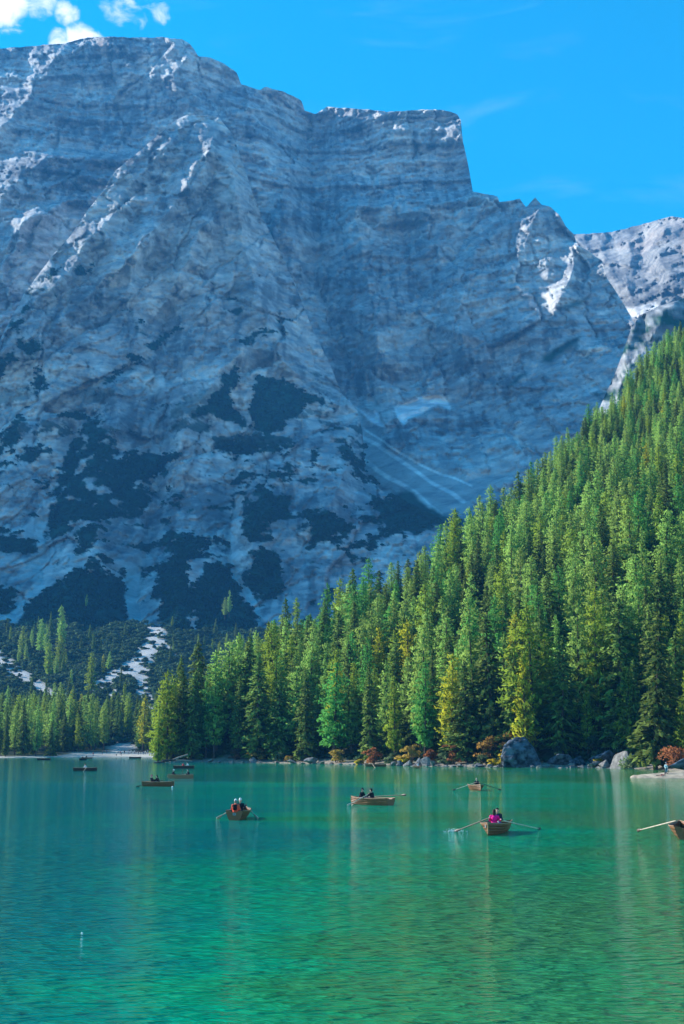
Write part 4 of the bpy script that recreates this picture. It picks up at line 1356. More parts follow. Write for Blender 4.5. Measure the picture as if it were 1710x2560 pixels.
# small stones scattered along the waterline between them
for i in range(95):
    px = 415 + (i * 1195 / 95) + random.uniform(-8, 8)
    p = shore_pt(px, random.uniform(-.3, 3.2))
    w_ = random.uniform(.35, 1.1)
    rock('stone', p + Vector((0, 0, w_ * .1)), (w_, w_ * .8, w_ * .7), 'small stone at the waterline below ' + ('the tip of the point' if px < 560 else 'the golden-edged spruce' if px < 720 else 'the emerald larch' if px < 900 else 'the big rust bush' if px < 1000 else 'the yellow larch' if px < 1180 else 'the great boulder' if px < 1400 else 'the split boulders'), group='small stones on the right waterline', cat='stone')
# rock at the back of the gravel beach
p = Vector((67.5, 268, 0.7))
rock('boulder', (68.2, 268.0, 1.4), (5.2, 3.4, 3.2), 'dark grey boulder at the back of the gravel beach by the cyclist', DARKR[1], .4, cat='boulder')


def log(name, a, b, r, label, mat=DRIFT, cat='log'):
    V, F = tube([a, (a + b) / 2 + Vector((0, 0, r * .4)), b], [r, r * .9, r * .65], 8)
    n = 8
    V = [tuple(v) for v in V]
    me = bpy.data.meshes.new(name)
    me.from_pydata(V, [], [tuple(f) for f in F] + [tuple(range(n))[::-1], tuple(range(2 * n, 3 * n))])
    me.materials.append(mat)
    return tag(obj(name, me), label, cat)


for px0, py0, px1, py1, dY, r, lab, mt in [(385, 1909, 412, 1907, -3, .38, 'dark waterlogged trunk floating off the tip of the wooded point', DARKWOOD), (405, 1903, 440, 1900, 0, .33, 'dark log lying at the tip of the wooded point', DARKWOOD), (425, 1903, 470, 1886, 4, .3, 'pale fallen trunk sloping down to the tip', DRIFT), (440, 1901, 480, 1903, 2, .25, 'grey driftwood log on the pale gravel near the tip', DRIFT)]:
    Y = 404 + dY
    log('log', at(px0, py0, Y), at(px1, py1, Y + 1.5), r, lab, mt)
a = shore_pt(1253, -.8); a.z = 0
log('mooring_post', a + Vector((0, 0, -1)), a + Vector((0, 0, 2.3)), .12, 'slim dark mooring post standing in the water by the great boulder', DARKWOOD, 'post')


def shrub(px, back, wd, ht, mat, label, seed, stems=6, leafy=1200):
    p = shore_pt(px, back)
    r = empty('shrub', p - Vector((0, 0, .15)), random.uniform(0, 6.28))
    g = np.random.default_rng(seed)
    me = clump_mesh('foliage', wd * .5, ht * .85, leafy, LEAF[mat], seed, .23)
    f = obj('foliage', me, r); f.location = (0, 0, ht * .06)
    V = []; F = []
    for i in range(stems):
        az = g.uniform(0, 6.28); l = wd * g.uniform(.15, .38)
        v, q = tube([(0, 0, -.4), (math.cos(az) * l * .5, math.sin(az) * l * .5, ht * .35), (math.cos(az) * l, math.sin(az) * l, ht * .75)], [.09, .06, .02], 5)
        F += [tuple(j + len(V) for j in x) for x in q]; V += v
    obj('stems', mesh_np('stems', np.array([tuple(v) for v in V]), F, BARK, True), r)
    tag(r, label, 'bush', 'bushes along the right shore')


SH = [(472, 8, 4.5, 6.2, 'brown', 'brown-leaved little tree behind the driftwood at the tip'), (495, 6, 3.0, 2.6, 'sage', 'low green bush between the brown tree and the pale rocks'), (590, 7, 4.5, 4.4, 'brown', 'dull brown bush left of the golden-edged spruce'), (628, 5, 3.2, 3.2, 'gold', 'small golden bush at the foot of the golden-edged spruce'), (650, 6, 4.4, 4.6, 'amber', 'amber bush right of the small golden bush below the spruce'),
      (700, 5, 3.8, 3.4, 'sage', 'grey-green bush behind the low pale slab'), (722, 5, 2.6, 2.2, 'amber', 'low amber bush right of the grey-green bush'), (842, 5, 4.6, 4.2, 'amber', 'round amber bush beside the emerald larch'), (900, 4, 3.0, 1.8, 'gold', 'low yellow-green bush left of the round rust bush'), (935, 5, 5.2, 5.6, 'rust', 'big round rust-brown bush above the moored boat'),
      (978, 5, 3.4, 3.6, 'sage', 'pale green bush right of the big rust bush'), (1028, 6, 5.0, 6.0, 'amber', 'tall amber bush above the golden bush by the rocks'), (1008, 4, 3.8, 2.2, 'gold', 'bright golden low bush above the shore rocks'), (1075, 6, 4.0, 4.4, 'rust', 'rusty bush above the tall tilted rock'), (1113, 6, 3.2, 4.0, 'sage', 'sage-green bush left of the red bush'), (1135, 6, 4.2, 6.0, 'rust', 'reddest bush on the shore under the yellow larch'),
      (1215, 8, 6.0, 8.0, 'amber', 'tall amber bush left of the great boulder'), (1205, 5, 3.6, 3.2, 'sage', 'green bush low in front of the tall amber bush'), (1235, 4, 2.6, 2.0, 'gold', 'small golden bush near the mooring post'), (1275, 11, 6.0, 9.0, 'amber', 'amber bush spilling over the top of the great boulder'), (1258, 5, 2.6, 3.6, 'gold', 'yellow bush squeezed against the left flank of the great boulder'), (1395, 9, 4.2, 5.0, 'sage', 'green bush above the shaded hollow right of the great boulder'),
      (1487, 12, 4.0, 8.0, 'sage', 'pale green sapling above the dark crag'), (1500, 5, 2.2, 2.6, 'gold', 'little golden bush on the sloping slabs'), (1606, 8, 2.4, 4.2, 'gold', 'little golden bush on the dark boulder behind the split boulders'), (1560, 12, 3.6, 6.0, 'sage', 'green bush behind the split boulders')]
for i, (px, bk, wd, ht, mt, lab) in enumerate(SH):
    shrub(px, bk, wd, ht, mt, lab, 1500 + i)
for i, (X, Y, wd, ht, mt, lab) in enumerate([(69.5, 285, 8.5, 5.2, 'rust', 'wide rusty orange bush behind the gravel beach'), (77, 290, 6.0, 4.6, 'rust', 'rusty bush at the right edge behind the gravel beach'), (63.5, 302, 5.0, 3.4, 'sage', 'green bush left of the wide rusty bush')]):
    z = float(hill_z(X, Y)[0])
    r = empty('shrub', (X, Y, max(z, 0) - .1))
    f = obj('foliage', clump_mesh('foliage', wd * .5, ht * .8, 1600, LEAF[mt], 1600 + i, .24), r); f.location = (0, 0, ht * .05)
    v, q = tube([(0, 0, -.4), (.2, .1, ht * .3), (.5, -.2, ht * .7)], [.12, .08, .03], 5)
    obj('stems', mesh_np('stems', np.array([tuple(x) for x in v]), q, BARK, True), r)
    tag(r, lab, 'bush', 'bushes along the right shore')
# undergrowth on the forest floor near the shore
N = 5000
RX = g.uniform(-52, 110, N); RY = g.uniform(240, 440, N)
RZ, RS = hill_z(RX, RY)
ok = (RS > 7) & (RS < 45) & (RX / RY < .29)
sel = np.nonzero(ok)[0][:1500]
s0 = g.uniform(.2, .55, len(sel))
scatter('undergrowth', np.c_[RX, RY, RZ - .1][sel], g.uniform(0, 6.28, len(sel)), np.c_[s0, s0, s0], g.integers(0, 4, len(sel)), CL, 'low green undergrowth on the forest floor behind the shore')
# ------------------------------------------------------------------ rowing boats, oars, people
WOOD = plain('varnished_wood', (0.20, 0.080, 0.034), 0.45, 0.25, 3.0, 0.4, 0.15, 30.0, stretch=(6, 1, 6))
WOOD_L = plain('pale_wood', (0.36, 0.20, 0.11), 0.5, 0.2, 3.0, 0.35, 0.15, 30.0, stretch=(6, 1, 6))
WOOD_D = plain('dark_varnished_wood', (0.05, 0.024, 0.015), 0.4, 0.3, 3.0, 0.4, 0.15, 30.0, stretch=(6, 1, 6))
OARW = plain('oar_wood', (0.62, 0.48, 0.35), 0.5, 0.2, 4.0, 0.35)
OARD = plain('dark_oar_wood', (0.10, 0.065, 0.045), 0.5, 0.2, 4.0, 0.35)
IRON = plain('oarlock_iron', (0.10, 0.10, 0.105), 0.4, 0.2, 9.0, 0.5, metal=0.8)
PLATE = plain('number_plate', (0.26, 0.28, 0.30), 0.5, 0.1, 9.0, 0.4)
INK = plain('plate_ink', (0.03, 0.03, 0.04), 0.6, 0.1, 9.0)


WORK = bpy.data.scenes.new('workbench')          # empty scene for evaluating modifiers quickly; removed below


def section(y, L, B, H, t):
    """half hull section: t 0 keel .. 1 gunwale -> (x, z)"""
    f = y / L + 0.5                                # 0 stern .. 1 bow
    w = B * 0.5 * (0.80 + 0.20 * min(1, f * 2.2)) * max(0.0, 1 - max(0.0, (f - 0.42) / 0.58) ** 2.3)
    sheer = H * (1.0 + 0.14 * (1 - f) ** 2 * 1.5 + 0.62 * max(0, f - 0.35) ** 1.7)
    keel = -0.16 + 0.10 * max(0, f - .7) ** 1.5 * 4
    bl = 1 - 0.25 * f
    x = w * (t ** (0.42 + 0.35 * f))
    z = keel + (sheer - keel) * t ** (1.25 - .2 * f)
    return x, z


def boat(loc, heading, label, L=4.7, B=1.5, H=0.46, wood=None, detailed=True, group='wooden rowing boats on the lake', plate=None, name='rowing_boat'):
    """bow towards local +Y; heading = world angle of the bow direction"""
    wood = wood or WOOD
    r = empty(name, loc, heading - math.pi / 2)
    ys = np.linspace(-L / 2, L / 2, 19)
    NS = 5
    edges = np.linspace(0, 1, NS + 1)
    th = 0.028
    def strip(t0, t1, side, lap):
        V = []; F = []
        for y in ys:
            x0, z0 = section(y, L, B, H, t0); x1, z1 = section(y, L, B, H, t1)
            for (x, z, o_) in ((x0, z0, lap), (x1, z1, 0.0), (x1, z1, -th), (x0, z0, -th)):
                V.append((side * max(0.012, x + o_), y, z))
        for k in range(len(ys) - 1):
            a = 4 * k; b_ = a + 4
            for i, j in ((0, 1), (1, 2), (2, 3), (3, 0)):
                q = (a + i, a + j, b_ + j, b_ + i)
                F.append(q if side > 0 else q[::-1])
        return mesh_np('strake', V, F, wood)
    if detailed:
        for side in (-1, 1):
            for i in range(NS):
                obj('strake', strip(edges[i], edges[i + 1] + (0.02 if i < NS - 1 else 0), side, 0.022), r)
    else:
        V = []; F = []
        ts = np.linspace(0, 1, 7)
        prof = [(s_, t_) for s_, t_ in [(-1, t_) for t_ in ts[::-1]] + [(1, t_) for t_ in ts[1:]]]
        for y in ys:
            for s_, t_ in prof:
                x, z = section(y, L, B, H, t_); V.append((s_ * x, y, z))
        n = len(prof)
        for k in range(len(ys) - 1):
            for i in range(n - 1):
                F.append((k * n + i, k * n + i + 1, (k + 1) * n + i + 1, (k + 1) * n + i))
        h = obj('hull', mesh_np('hull', V, F, wood, True), r)
    # transom
    ts = np.linspace(0, 1, 9)
    y = -L / 2
    out = [(s_ * section(y, L, B, H, t_)[0], section(y, L, B, H, t_)[1]) for s_, t_ in [(-1, t_) for t_ in ts[::-1]] + [(1, t_) for t_ in ts[1:]]]
    n = len(out)
    dip = [(0.5 * out[-1][0], out[-1][1] - .02), (0.28 * out[-1][0], out[-1][1] - .10), (-.28 * out[-1][0], out[-1][1] - .10), (-.5 * out[-1][0], out[-1][1] - .02)]
    pts = out + dip
    bm = bmesh.new()
    fr = [bm.verts.new((x, y - .025, z)) for x, z in pts]; bk = [bm.verts.new((x, y + .02, z)) for x, z in pts]
    bm.faces.new(fr); bm.faces.new(bk[::-1])
    for i in range(len(pts)):
        j = (i + 1) % len(pts)
        bm.faces.new((fr[j], fr[i], bk[i], bk[j]))
    me = bpy.data.meshes.new('transom'); bm.normal_update(); bmesh.ops.recalc_face_normals(bm, faces=bm.faces); bm.to_mesh(me); bm.free(); me.materials.append(wood)
    tr = obj('transom', me, r)
    # gunwales
    for side in (-1, 1):
        path = [(side * (section(y_, L, B, H, 1)[0] + .005), y_, section(y_, L, B, H, 1)[1] + .012) for y_ in ys]
        v, f = tube(path, [.034] * len(path), 6)
        obj('gunwale', mesh_np('gunwale', np.array([tuple(q) for q in v]), f, WOOD_L, True), r)
    # stem post with keel
    x, zt = section(L / 2, L, B, H, 1)
    path = [(0, -L / 2, -.17), (0, 0, -.18), (0, L * .36, -.15), (0, L * .47, -.02), (0, L / 2 + .015, H * .5), (0, L / 2 + .03, zt + .07)]
    v, f = tube(path, [.03, .03, .035, .04, .042, .038], 6)
    obj('stem', mesh_np('stem', np.array([tuple(q) for q in v]), f, WOOD_L, True), r)
    # floor boards and thwarts
    def slab(nm, y0, y1, z, t_, mat, inset=.03, thick=.035):
        V = []; F = []
        for y_ in np.linspace(y0, y1, 5):
            f_ = 0.97 * section(y_, L, B, H, t_)[0] - inset
            V += [(-f_, y_, z), (f_, y_, z), (f_, y_, z - thick), (-f_, y_, z - thick)]
        for k_ in range(4):
            a = 4 * k_; b_ = a + 4
            for i, j in ((0, 1), (1, 2), (2, 3), (3, 0)):
                F.append((a + i, b_ + i, b_ + j, a + j))
        F += [(0, 1, 2, 3), (16, 19, 18, 17)]
        return obj(nm, mesh_np(nm, V, F, mat), r)
    slab('floorboard', -L * .47, L * .36, 0.12, .48, wood)
    for yy, wdt in ((-L * .36, .34), (-L * .02, .26), (L * .26, .28)):
        slab('thwart', yy - wdt / 2, yy + wdt / 2, 0.40, .84, WOOD_L)
    locks = []
    for side in (-1, 1):
        yy = L * .06
        x, z = section(yy, L, B, H, 1)
        v, f = tube([(side * x, yy, z), (side * x, yy, z + .07)], [.018, .018], 6)
        V = [tuple(q) for q in v]
        for s2 in (-1, 1):
            v2, f2 = tube([(side * x, yy, z + .06), (side * x, yy + s2 * .05, z + .09), (side * x, yy + s2 * .05, z + .15)], [.012, .012, .010], 5)
            f += [tuple(i + len(V) for i in ff) for ff in f2]; V += [tuple(q) for q in v2]
        obj('oarlock', mesh_np('oarlock', V, f, IRON, True), r)
        locks.append(r.matrix_basis @ Vector((side * x, yy, z + .11)))
    if plate:
        txt, where = plate
        pl = None
        cu = bpy.data.curves.new('number', 'FONT'); cu.body = txt; cu.size = .13; cu.align_x = 'CENTER'; cu.align_y = 'CENTER'; cu.extrude = .002
        to = bpy.data.objects.new('tmp', cu); WORK.collection.objects.link(to)
        with bpy.context.temp_override(scene=WORK, view_layer=WORK.view_layers[0]):
            dg = bpy.context.evaluated_depsgraph_get()
        tm = bpy.data.meshes.new_from_object(to.evaluated_get(dg))
        bpy.data.objects.remove(to)
        tm.materials.clear(); tm.materials.append(INK)
        bm = bmesh.new(); bmesh.ops.create_cube(bm, size=1.0); bmesh.ops.scale(bm, vec=(.22, .16, .012), verts=bm.verts)
        pm = bpy.data.meshes.new('number_plate'); bm.to_mesh(pm); bm.free(); pm.materials.append(PLATE)
        pl = obj('number_plate', pm, r)
        if where == 'transom':
            pl.location = (0, -L / 2 - .036, H * .78); pl.rotation_euler = (math.pi / 2, 0, 0)
        else:
            yb = L * .45
            x, z = section(yb, L, B, H, .82); x2, _ = section(yb - .2, L, B, H, .82)
            ang = math.atan2(x2 - x, .2)
            pl.location = (x + .05, yb, z); pl.rotation_euler = (math.pi / 2, 0, math.pi / 2 + ang)
        nt_ = obj('number', tm, pl); nt_.location = (0, 0, .0075)
    tag(r, label, 'boat', group)
    return r, locks


def oar(a, b, label, mat=OARW, mat2=None, blade=0.55, name='oar'):
    """grip at a, blade tip at b"""
    a = Vector(a); b = Vector(b)
    d = (b - a); Ln = d.length; d.normalize()
    r = empty(name, a)
    r.rotation_mode = 'QUATERNION'
    r.rotation_quaternion = d.to_track_quat('Y', 'Z')
    v, f = tube([(0, 0, 0), (0, .12, 0), (0, .18, 0), (0, Ln * .5, 0), (0, Ln - blade * .7, 0)], [.02, .022, .036, .036, .028], 7)
    obj('shaft', mesh_np('shaft', np.array([tuple(q) for q in v]), f, mat, True), r)
    V = []; F = []
    prof = [(Ln - blade, .025), (Ln - blade * .8, .06), (Ln - blade * .4, .085), (Ln - .05, .09), (Ln, .08)]
    for y, w_ in prof:
        V += [(-.010, y, w_), (.010, y, w_), (.010, y, -w_), (-.010, y, -w_)]
    for k_ in range(len(prof) - 1):
        p0 = 4 * k_; q0 = p0 + 4
        for i, j in ((0, 1), (1, 2), (2, 3), (3, 0)):
            F.append((p0 + i, q0 + i, q0 + j, p0 + j))
    F += [(0, 1, 2, 3), (16, 19, 18, 17)]
    obj('blade', mesh_np('blade', V, F, mat2 or mat), r)
    tag(r, label, 'oar', 'oars of the rowing boats')
    return r


# ---- people: capsules fused into one skin
SKIN = plain('skin', (0.50, 0.31, 0.23), 0.6, 0.08, 6.0, 0.3)
CLOTH = {}
def cloth(rgb):
    k = tuple(round(c, 3) for c in rgb)
    if k not in CLOTH:
        CLOTH[k] = plain('cloth_%02d' % len(CLOTH), rgb, 0.85, 0.2, 9.0, 0.15, 0.3, 30.0)
    return CLOTH[k]


def capsule(bm, a, b, ra, rb, seg=10):
    a = Vector(a); b = Vector(b)
    d = b - a
    if d.length < 1e-5:
        d = Vector((0, 0, 1e-4))
    pts = []
    for k_ in range(4):
        an = math.pi / 2 * k_ / 4
        pts.append((a - d.normalized() * ra * math.cos(an), max(.002, ra * math.sin(an))))
    pts += [(a, ra), (b, rb)]
    for k_ in range(3, -1, -1):
        an = math.pi / 2 * k_ / 4
        pts.append((b + d.normalized() * rb * math.cos(an), max(.002, rb * math.sin(an))))
    v, f = tube([p_ for p_, _ in pts], [q for _, q in pts], seg)
    vs = [bm.verts.new(q) for q in v]
    for q in f:
        bm.faces.new([vs[i] for i in q])
    bm.faces.new(vs[:seg][::-1]); bm.faces.new(vs[-seg:])


def fuse(name, caps, mat, voxel):
    bm = bmesh.new()
    for c in caps:
        capsule(bm, *c)
    bmesh.ops.recalc_face_normals(bm, faces=bm.faces)
    me = bpy.data.meshes.new(name); bm.to_mesh(me); bm.free()
    o = bpy.data.objects.new(name, me); WORK.collection.objects.link(o)
    md = o.modifiers.new('skin', 'REMESH'); md.mode = 'VOXEL'; md.voxel_size = voxel; md.use_smooth_shade = True
    with bpy.context.temp_override(scene=WORK, view_layer=WORK.view_layers[0]):
        dg = bpy.context.evaluated_depsgraph_get()
    nm = bpy.data.meshes.new_from_object(o.evaluated_get(dg))
    bpy.data.objects.remove(o); bpy.data.meshes.remove(me)
    nm.name = name
    nm.materials.clear(); nm.materials.append(mat)
    return nm


def hand(w_, f_, curl=0.5, s=1.0, side=1):
    """palm and five bent fingers from the wrist w_ along f_"""
    w_ = Vector(w_); f_ = Vector(f_).normalized()
    up = Vector((0, 0, 1)); x = f_.cross(up).normalized(); up = x.cross(f_).normalized()
    out = [(w_, w_ + f_ * .07 * s, .026 * s, .034 * s)]
    for i, (off, ln) in enumerate(((-.033, .062), (-.011, .076), (.011, .072), (.032, .056))):
        k0 = w_ + f_ * .085 * s + x * off * s
        k1 = k0 + (f_ * math.cos(curl) - up * math.sin(curl)) * ln * .55 * s
        k2 = k1 + (f_ * math.cos(curl * 2.4) - up * math.sin(curl * 2.4)) * ln * .5 * s
        out += [(k0 - f_ * .02, k1, .0105 * s, .010 * s), (k1, k2, .010 * s, .008 * s)]
    t0 = w_ + f_ * .025 * s - x * side * .03 * s
    t1 = t0 + (f_ * .6 - x * side * .7).normalized() * .04 * s
    out += [(t0, t1, .013 * s, .011 * s), (t1, t1 + (f_ * .9 - up * .4).normalized() * .03 * s, .011 * s, .009 * s)]
    return out


PSC = 1.12


def person(loc, facing, label, jacket, trousers, hair, pose='row', hat=None, long_hair=False, vest=None, reach=None, group=None, lean=0.1, head_turn=0.0, voxel=0.022, skirtless=True, backpack=None):
    """seated figures rest on their hips at loc (thwart height); facing = world angle they look towards"""
    r = empty('person', loc, facing - math.pi / 2)
    if pose in ('row', 'sit'):
        r.scale = (PSC, PSC, PSC)
    if pose in ('row', 'sit'):
        hip = Vector((0, 0, .11)); chest = Vector((0, lean * .6, .42)); neck = Vector((0, lean, .58)); head = Vector((0, lean + .03, .74))
        knee = [(s * .12, .42, .17) for s in (-1, 1)]; ank = [(s * .11, .62, -.17) for s in (-1, 1)]; toe = [(s * .12, .76, -.20) for s in (-1, 1)]
        if pose == 'row':
            el = [(s * .27, lean + .20, .30) for s in (-1, 1)]; wr = [(s * .20, lean + .42, .30) for s in (-1, 1)]
        else:
            el = [(s * .25, lean + .08, .28) for s in (-1, 1)]; wr = [(s * .14, lean + .30, .22) for s in (-1, 1)]
    else:                                               # standing
        hip = Vector((0, 0, .92)); chest = Vector((0, lean * .4, 1.24)); neck = Vector((0, lean * .5, 1.44)); head = Vector((0, lean * .6, 1.62))
        st_ = .06 if pose == 'stand' else .22
        knee = [(s * .10, s * st_ * .6 + .03, .50) for s in (-1, 1)]; ank = [(s * .11, s * st_, .08) for s in (-1, 1)]; toe = [(s * .13, s * st_ + .14, .04) for s in (-1, 1)]
        el = [(s * .27, .02, 1.12) for s in (-1, 1)]; wr = [(s * .24, .16, .92) for s in (-1, 1)]
    if reach:
        wr = [reach[0], reach[1]]
    sh = [(s * .17, neck.y - .02, neck.z - .07) for s in (-1, 1)]
    hp = [(s * .09, hip.y, hip.z - .01) for s in (-1, 1)]
    torso = [(hip, chest, .145, .16), (chest, neck + Vector((0, 0, -.10)), .16, .11), (Vector(sh[0]), Vector(sh[1]), .075, .075)]
    arms = []
    hands = []
    for i in (0, 1):
        arms += [(sh[i], el[i], .065, .05), (el[i], wr[i], .048, .034)]
        hands += hand(wr[i], Vector(wr[i]) - Vector(el[i]), .5, 1.0, (1, -1)[i])
    legs = []
    for i in (0, 1):
        legs += [(hp[i], knee[i], .092, .065), (knee[i], ank[i], .064, .042)]
    feet = [(ank[i], toe[i], .045, .038) for i in (0, 1)]
    hd = [(neck + Vector((0, -.01, -.06)), neck + Vector((0, 0, .06)), .055, .052), (head, head + Vector((0, .005, .05)), .082, .09), (head + Vector((0, .03, -.07)), head + Vector((0, .02, -.02)), .055, .07),
          (head + Vector((0, .095, -.01)), head + Vector((0, .105, -.025)), .012, .016), (head + Vector((-.082, 0, 0)), head + Vector((-.088, -.01, .02)), .014, .014), (head + Vector((.082, 0, 0)), head + Vector((.088, -.01, .02)), .014, .014)]
    small = [(p_, q_, a_ * .94, b_ * .94) for p_, q_, a_, b_ in torso + arms + legs]
    obj('body', fuse('body', small + hands + feet + hd, SKIN, voxel * .62), r)
    infl = lambda cs, k_: [(p_, q_, a_ + k_, b_ + k_) for p_, q_, a_, b_ in cs]
    obj('jacket', fuse('jacket', infl(torso, .016) + infl(arms, .013) + [(hip + Vector((0, 0, -.04)), hip + Vector((0, 0, .06)), .15, .155)], cloth(jacket), voxel), r)
    obj('trousers', fuse('trousers', infl(legs, .010) + [(Vector(hp[0]), Vector(hp[1]), .10, .10)], cloth(trousers), voxel), r)
    obj('shoes', fuse('shoes', infl(feet, .010), cloth((.05, .05, .055)), voxel), r)
    hc = [(head + Vector((0, -.02, .045)), head + Vector((0, .0, .065)), .092, .093), (head + Vector((0, -.045, -.03)), head + Vector((0, -.035, .05)), .075, .085)]
    if long_hair:
        hc += [(head + Vector((0, -.06, .0)), head + Vector((0, -.10, -.22)), .08, .06)]
    obj('hair', fuse('hair', hc, cloth(hair), voxel), r)
    if hat:
        obj('hat', fuse('hat', [(head + Vector((0, -.005, .085)), head + Vector((0, 0, .105)), .1, .088), (head + Vector((0, .09, .06)), head + Vector((0, .13, .055)), .035, .03)], cloth(hat), voxel), r)
    if vest:
        obj('life_vest', fuse('life_vest', infl([(hip + Vector((0, 0, .03)), chest, .165, .178), (chest, neck + Vector((0, -.01, -.09)), .178, .135)], .018), cloth(vest), voxel), r)
    if backpack:
        obj('backpack', fuse('backpack', [(chest + Vector((-.05, -.21, -.10)), chest + Vector((-.05, -.20, .10)), .09, .085), (chest + Vector((.05, -.21, -.10)), chest + Vector((.05, -.20, .10)), .09, .085)], cloth(backpack), voxel), r)
    for s in (-1, 1):
        pass
    tag(r, label, 'person', group)
    return r


def seat_at(bt, y, z=0.40, x=0.0):
    return bt.matrix_basis @ Vector((x, y, z))


G_P = 'people out on the lake in rowing boats'
UPW = math.pi / 2


def ang(x, y):
    return math.atan2(y, x)


def rowing(bt, locks, tips, y, facing, label, jacket, trousers, hair, oar_labels, mats=(OARW, OARW), inboard=.72, **kw):
    """a rower on the thwart at y whose hands close on both oars; tips: world points of the blades for locks 0 and 1"""
    seat = seat_at(bt, y)
    grips = []
    for lk_, tp in zip(locks, tips):
        if tp is None:
            grips.append(None); continue
        d = (tp - lk_).normalized()
        g_ = lk_ - d * inboard
        g_.z = min(g_.z, seat.z + .52)
        grips.append(g_)
    for g_, tp, lab, mt in zip(grips, tips, oar_labels, mats):
        if tp is not None:
            oar(g_, tp, lab, mt[0] if isinstance(mt, tuple) else mt, mt[1] if isinstance(mt, tuple) else mt)
    M = Matrix.Translation(seat) @ Matrix.Rotation(facing - math.pi / 2, 4, 'Z')
    inv = M.inverted()
    loc = [(inv @ g_) / PSC if g_ is not None else None for g_ in grips]
    lft = [q for q in loc if q is not None]
    lft.sort(key=lambda q: q.x)
    def fit(q, s):
        q = q.copy()
        sh_ = Vector((s * .17, .1, .5))
        v = q - sh_
        if v.length > .60: q = sh_ + v.normalized() * .60
        return q
    if len(lft) == 2:
        rc = (fit(lft[0], -1), fit(lft[1], 1))
    else:
        q = lft[0]
        rc = (fit(q, -1), Vector((.14, .4, .25))) if q.x < 0 else (Vector((-.14, .4, .25)), fit(q, 1))
    return person(seat, facing, label, jacket, trousers, hair, 'row', reach=rc, group=G_P, **kw)


DK = (.018, .02, .026)
# 1 pink rower, bow towards the viewer
h = ang(-.29, -1)
b1, lk = boat(on_water(1246, 2088) + Vector((0, 1.7, 0)), h, 'clinker rowing boat with a number plate carrying the pink-jacketed rower', B=1.62, H=.54, plate=('33', 'bow'))
rowing(b1, lk, (on_water(1352, 2073), on_water(1136, 2079)), .25, h + math.pi, 'rower in a bright pink jacket with dark hair, seen from behind', (.70, .012, .22), (.62, .60, .58), (.03, .02, .018),
       ('pale oar on the right of the pink rower', 'dark dipping oar on the left of the pink rower'), ((OARW, OARD), (OARD, OARD)), long_hair=True, lean=.06)
person(seat_at(b1, -1.7, x=.12), h, 'dark-haired passenger half hidden behind the pink rower', (.02, .025, .035), (.08, .14, .42), (.02, .017, .016), 'sit', group=G_P)
# 2 orange passengers, transom towards the viewer
h = ang(.10, 1)
b2, lk = boat(on_water(586, 2051) + Vector((.10, 1, 0)).normalized() * 2.3, h, 'dark-sterned rowing boat carrying the passenger in the orange life vest', B=1.5, H=.54, plate=('38', 'transom'))
person(seat_at(b2, -1.65, x=-.05), h, 'passenger in orange life vest and white cap with black backpack', (.75, .12, .07), (.02, .02, .025), (.25, .2, .16), 'sit', hat=(.75, .72, .68), vest=(.90, .12, .06), backpack=(.012, .012, .014), group=G_P, lean=.02)
rowing(b2, lk, (on_water(541, 2047), on_water(645, 2047)), .15, h + math.pi, 'rower in black jacket and white cap beside the orange life vest', DK, (.03, .03, .04), (.2, .17, .14), ('pale oar dipping left of the orange passenger', 'bright sunlit oar dipping right of the orange passenger'), hat=(.7, .68, .66))
# 3 two dark figures, broadside
h = ang(-.72, .62)
b3, lk = boat(on_water(927, 2012), h, 'orange-brown rowing boat with two figures in dark jackets', B=1.55, H=.52, L=4.4)
rowing(b3, lk, (on_water(868, 2014), at(1015, 1987, 119)), -.2, h + .2, 'larger dark-jacketed rower sitting upright in the orange-brown boat', DK, (.10, .09, .11), (.02, .018, .017), ('thin oar dipping at the left of the orange-brown boat', 'dark-bladed oar held up over the water right of the orange-brown boat'), ((OARW, OARW), (OARD, OARD)))
person(seat_at(b3, 1.15), h + math.pi, 'smaller hooded passenger in black facing the rower of the orange-brown boat', (.015, .016, .02), (.20, .16, .28), (.02, .02, .02), 'sit', hat=(.03, .03, .035), group=G_P, lean=.16)
# 4 single rower
h = ang(.10, -1)
b4, lk = boat(on_water(1192, 1976), h, 'rowing boat with a single dark-jacketed rower near the middle of the right shore', B=1.6, H=.54, L=4.4)
rowing(b4, lk, (on_water(1253, 1975), on_water(1131, 1976)), .1, h + math.pi, 'lone rower in a dark jacket with pale hair', (.02, .026, .034), (.03, .03, .04), (.35, .30, .25), ('dark oar at the right of the lone rower', 'oar with dark blade at the left of the lone rower'), ((OARD, OARD), (OARW, OARD)))
# 5 pair at the left
h = ang(.92, -.30)
b5, lk = boat(on_water(397, 1966), h, 'brown rowing boat with a huddled pair at the left of the lake', B=1.5, H=.50, L=4.2, wood=WOOD)
rowing(b5, lk, (None, on_water(340, 1967)), -.9, h, 'passenger in black jacket with pink hood leaning back at the stern', DK, (.02, .02, .025), (.3, .25, .22), ('', 'dark oar trailing left of the huddled pair'), (OARD, OARD), hat=(.45, .04, .13), lean=-.12)
person(seat_at(b5, -.05), h + math.pi, 'passenger in black crouching opposite the pink-hooded one', (.016, .015, .018), (.55, .45, .38), (.02, .018, .018), 'sit', group=G_P, lean=.2)
# 6 pale boat behind it
h = ang(-.95, -.22)
b6, lk = boat(on_water(451, 1946), h, 'pale wooden rowing boat just behind the huddled pair', B=1.5, H=.50, L=3.9, wood=WOOD_L)
person(seat_at(b6, 1.2), h + math.pi, 'figure in dark clothes and white cap at the bow of the pale boat', DK, DK, (.4, .36, .32), 'sit', hat=(.7, .68, .65), group=G_P)
person(seat_at(b6, -1.3), h, 'figure in black at the stern of the pale boat', DK, (.02, .02, .03), (.03, .025, .02), 'sit', group=G_P)
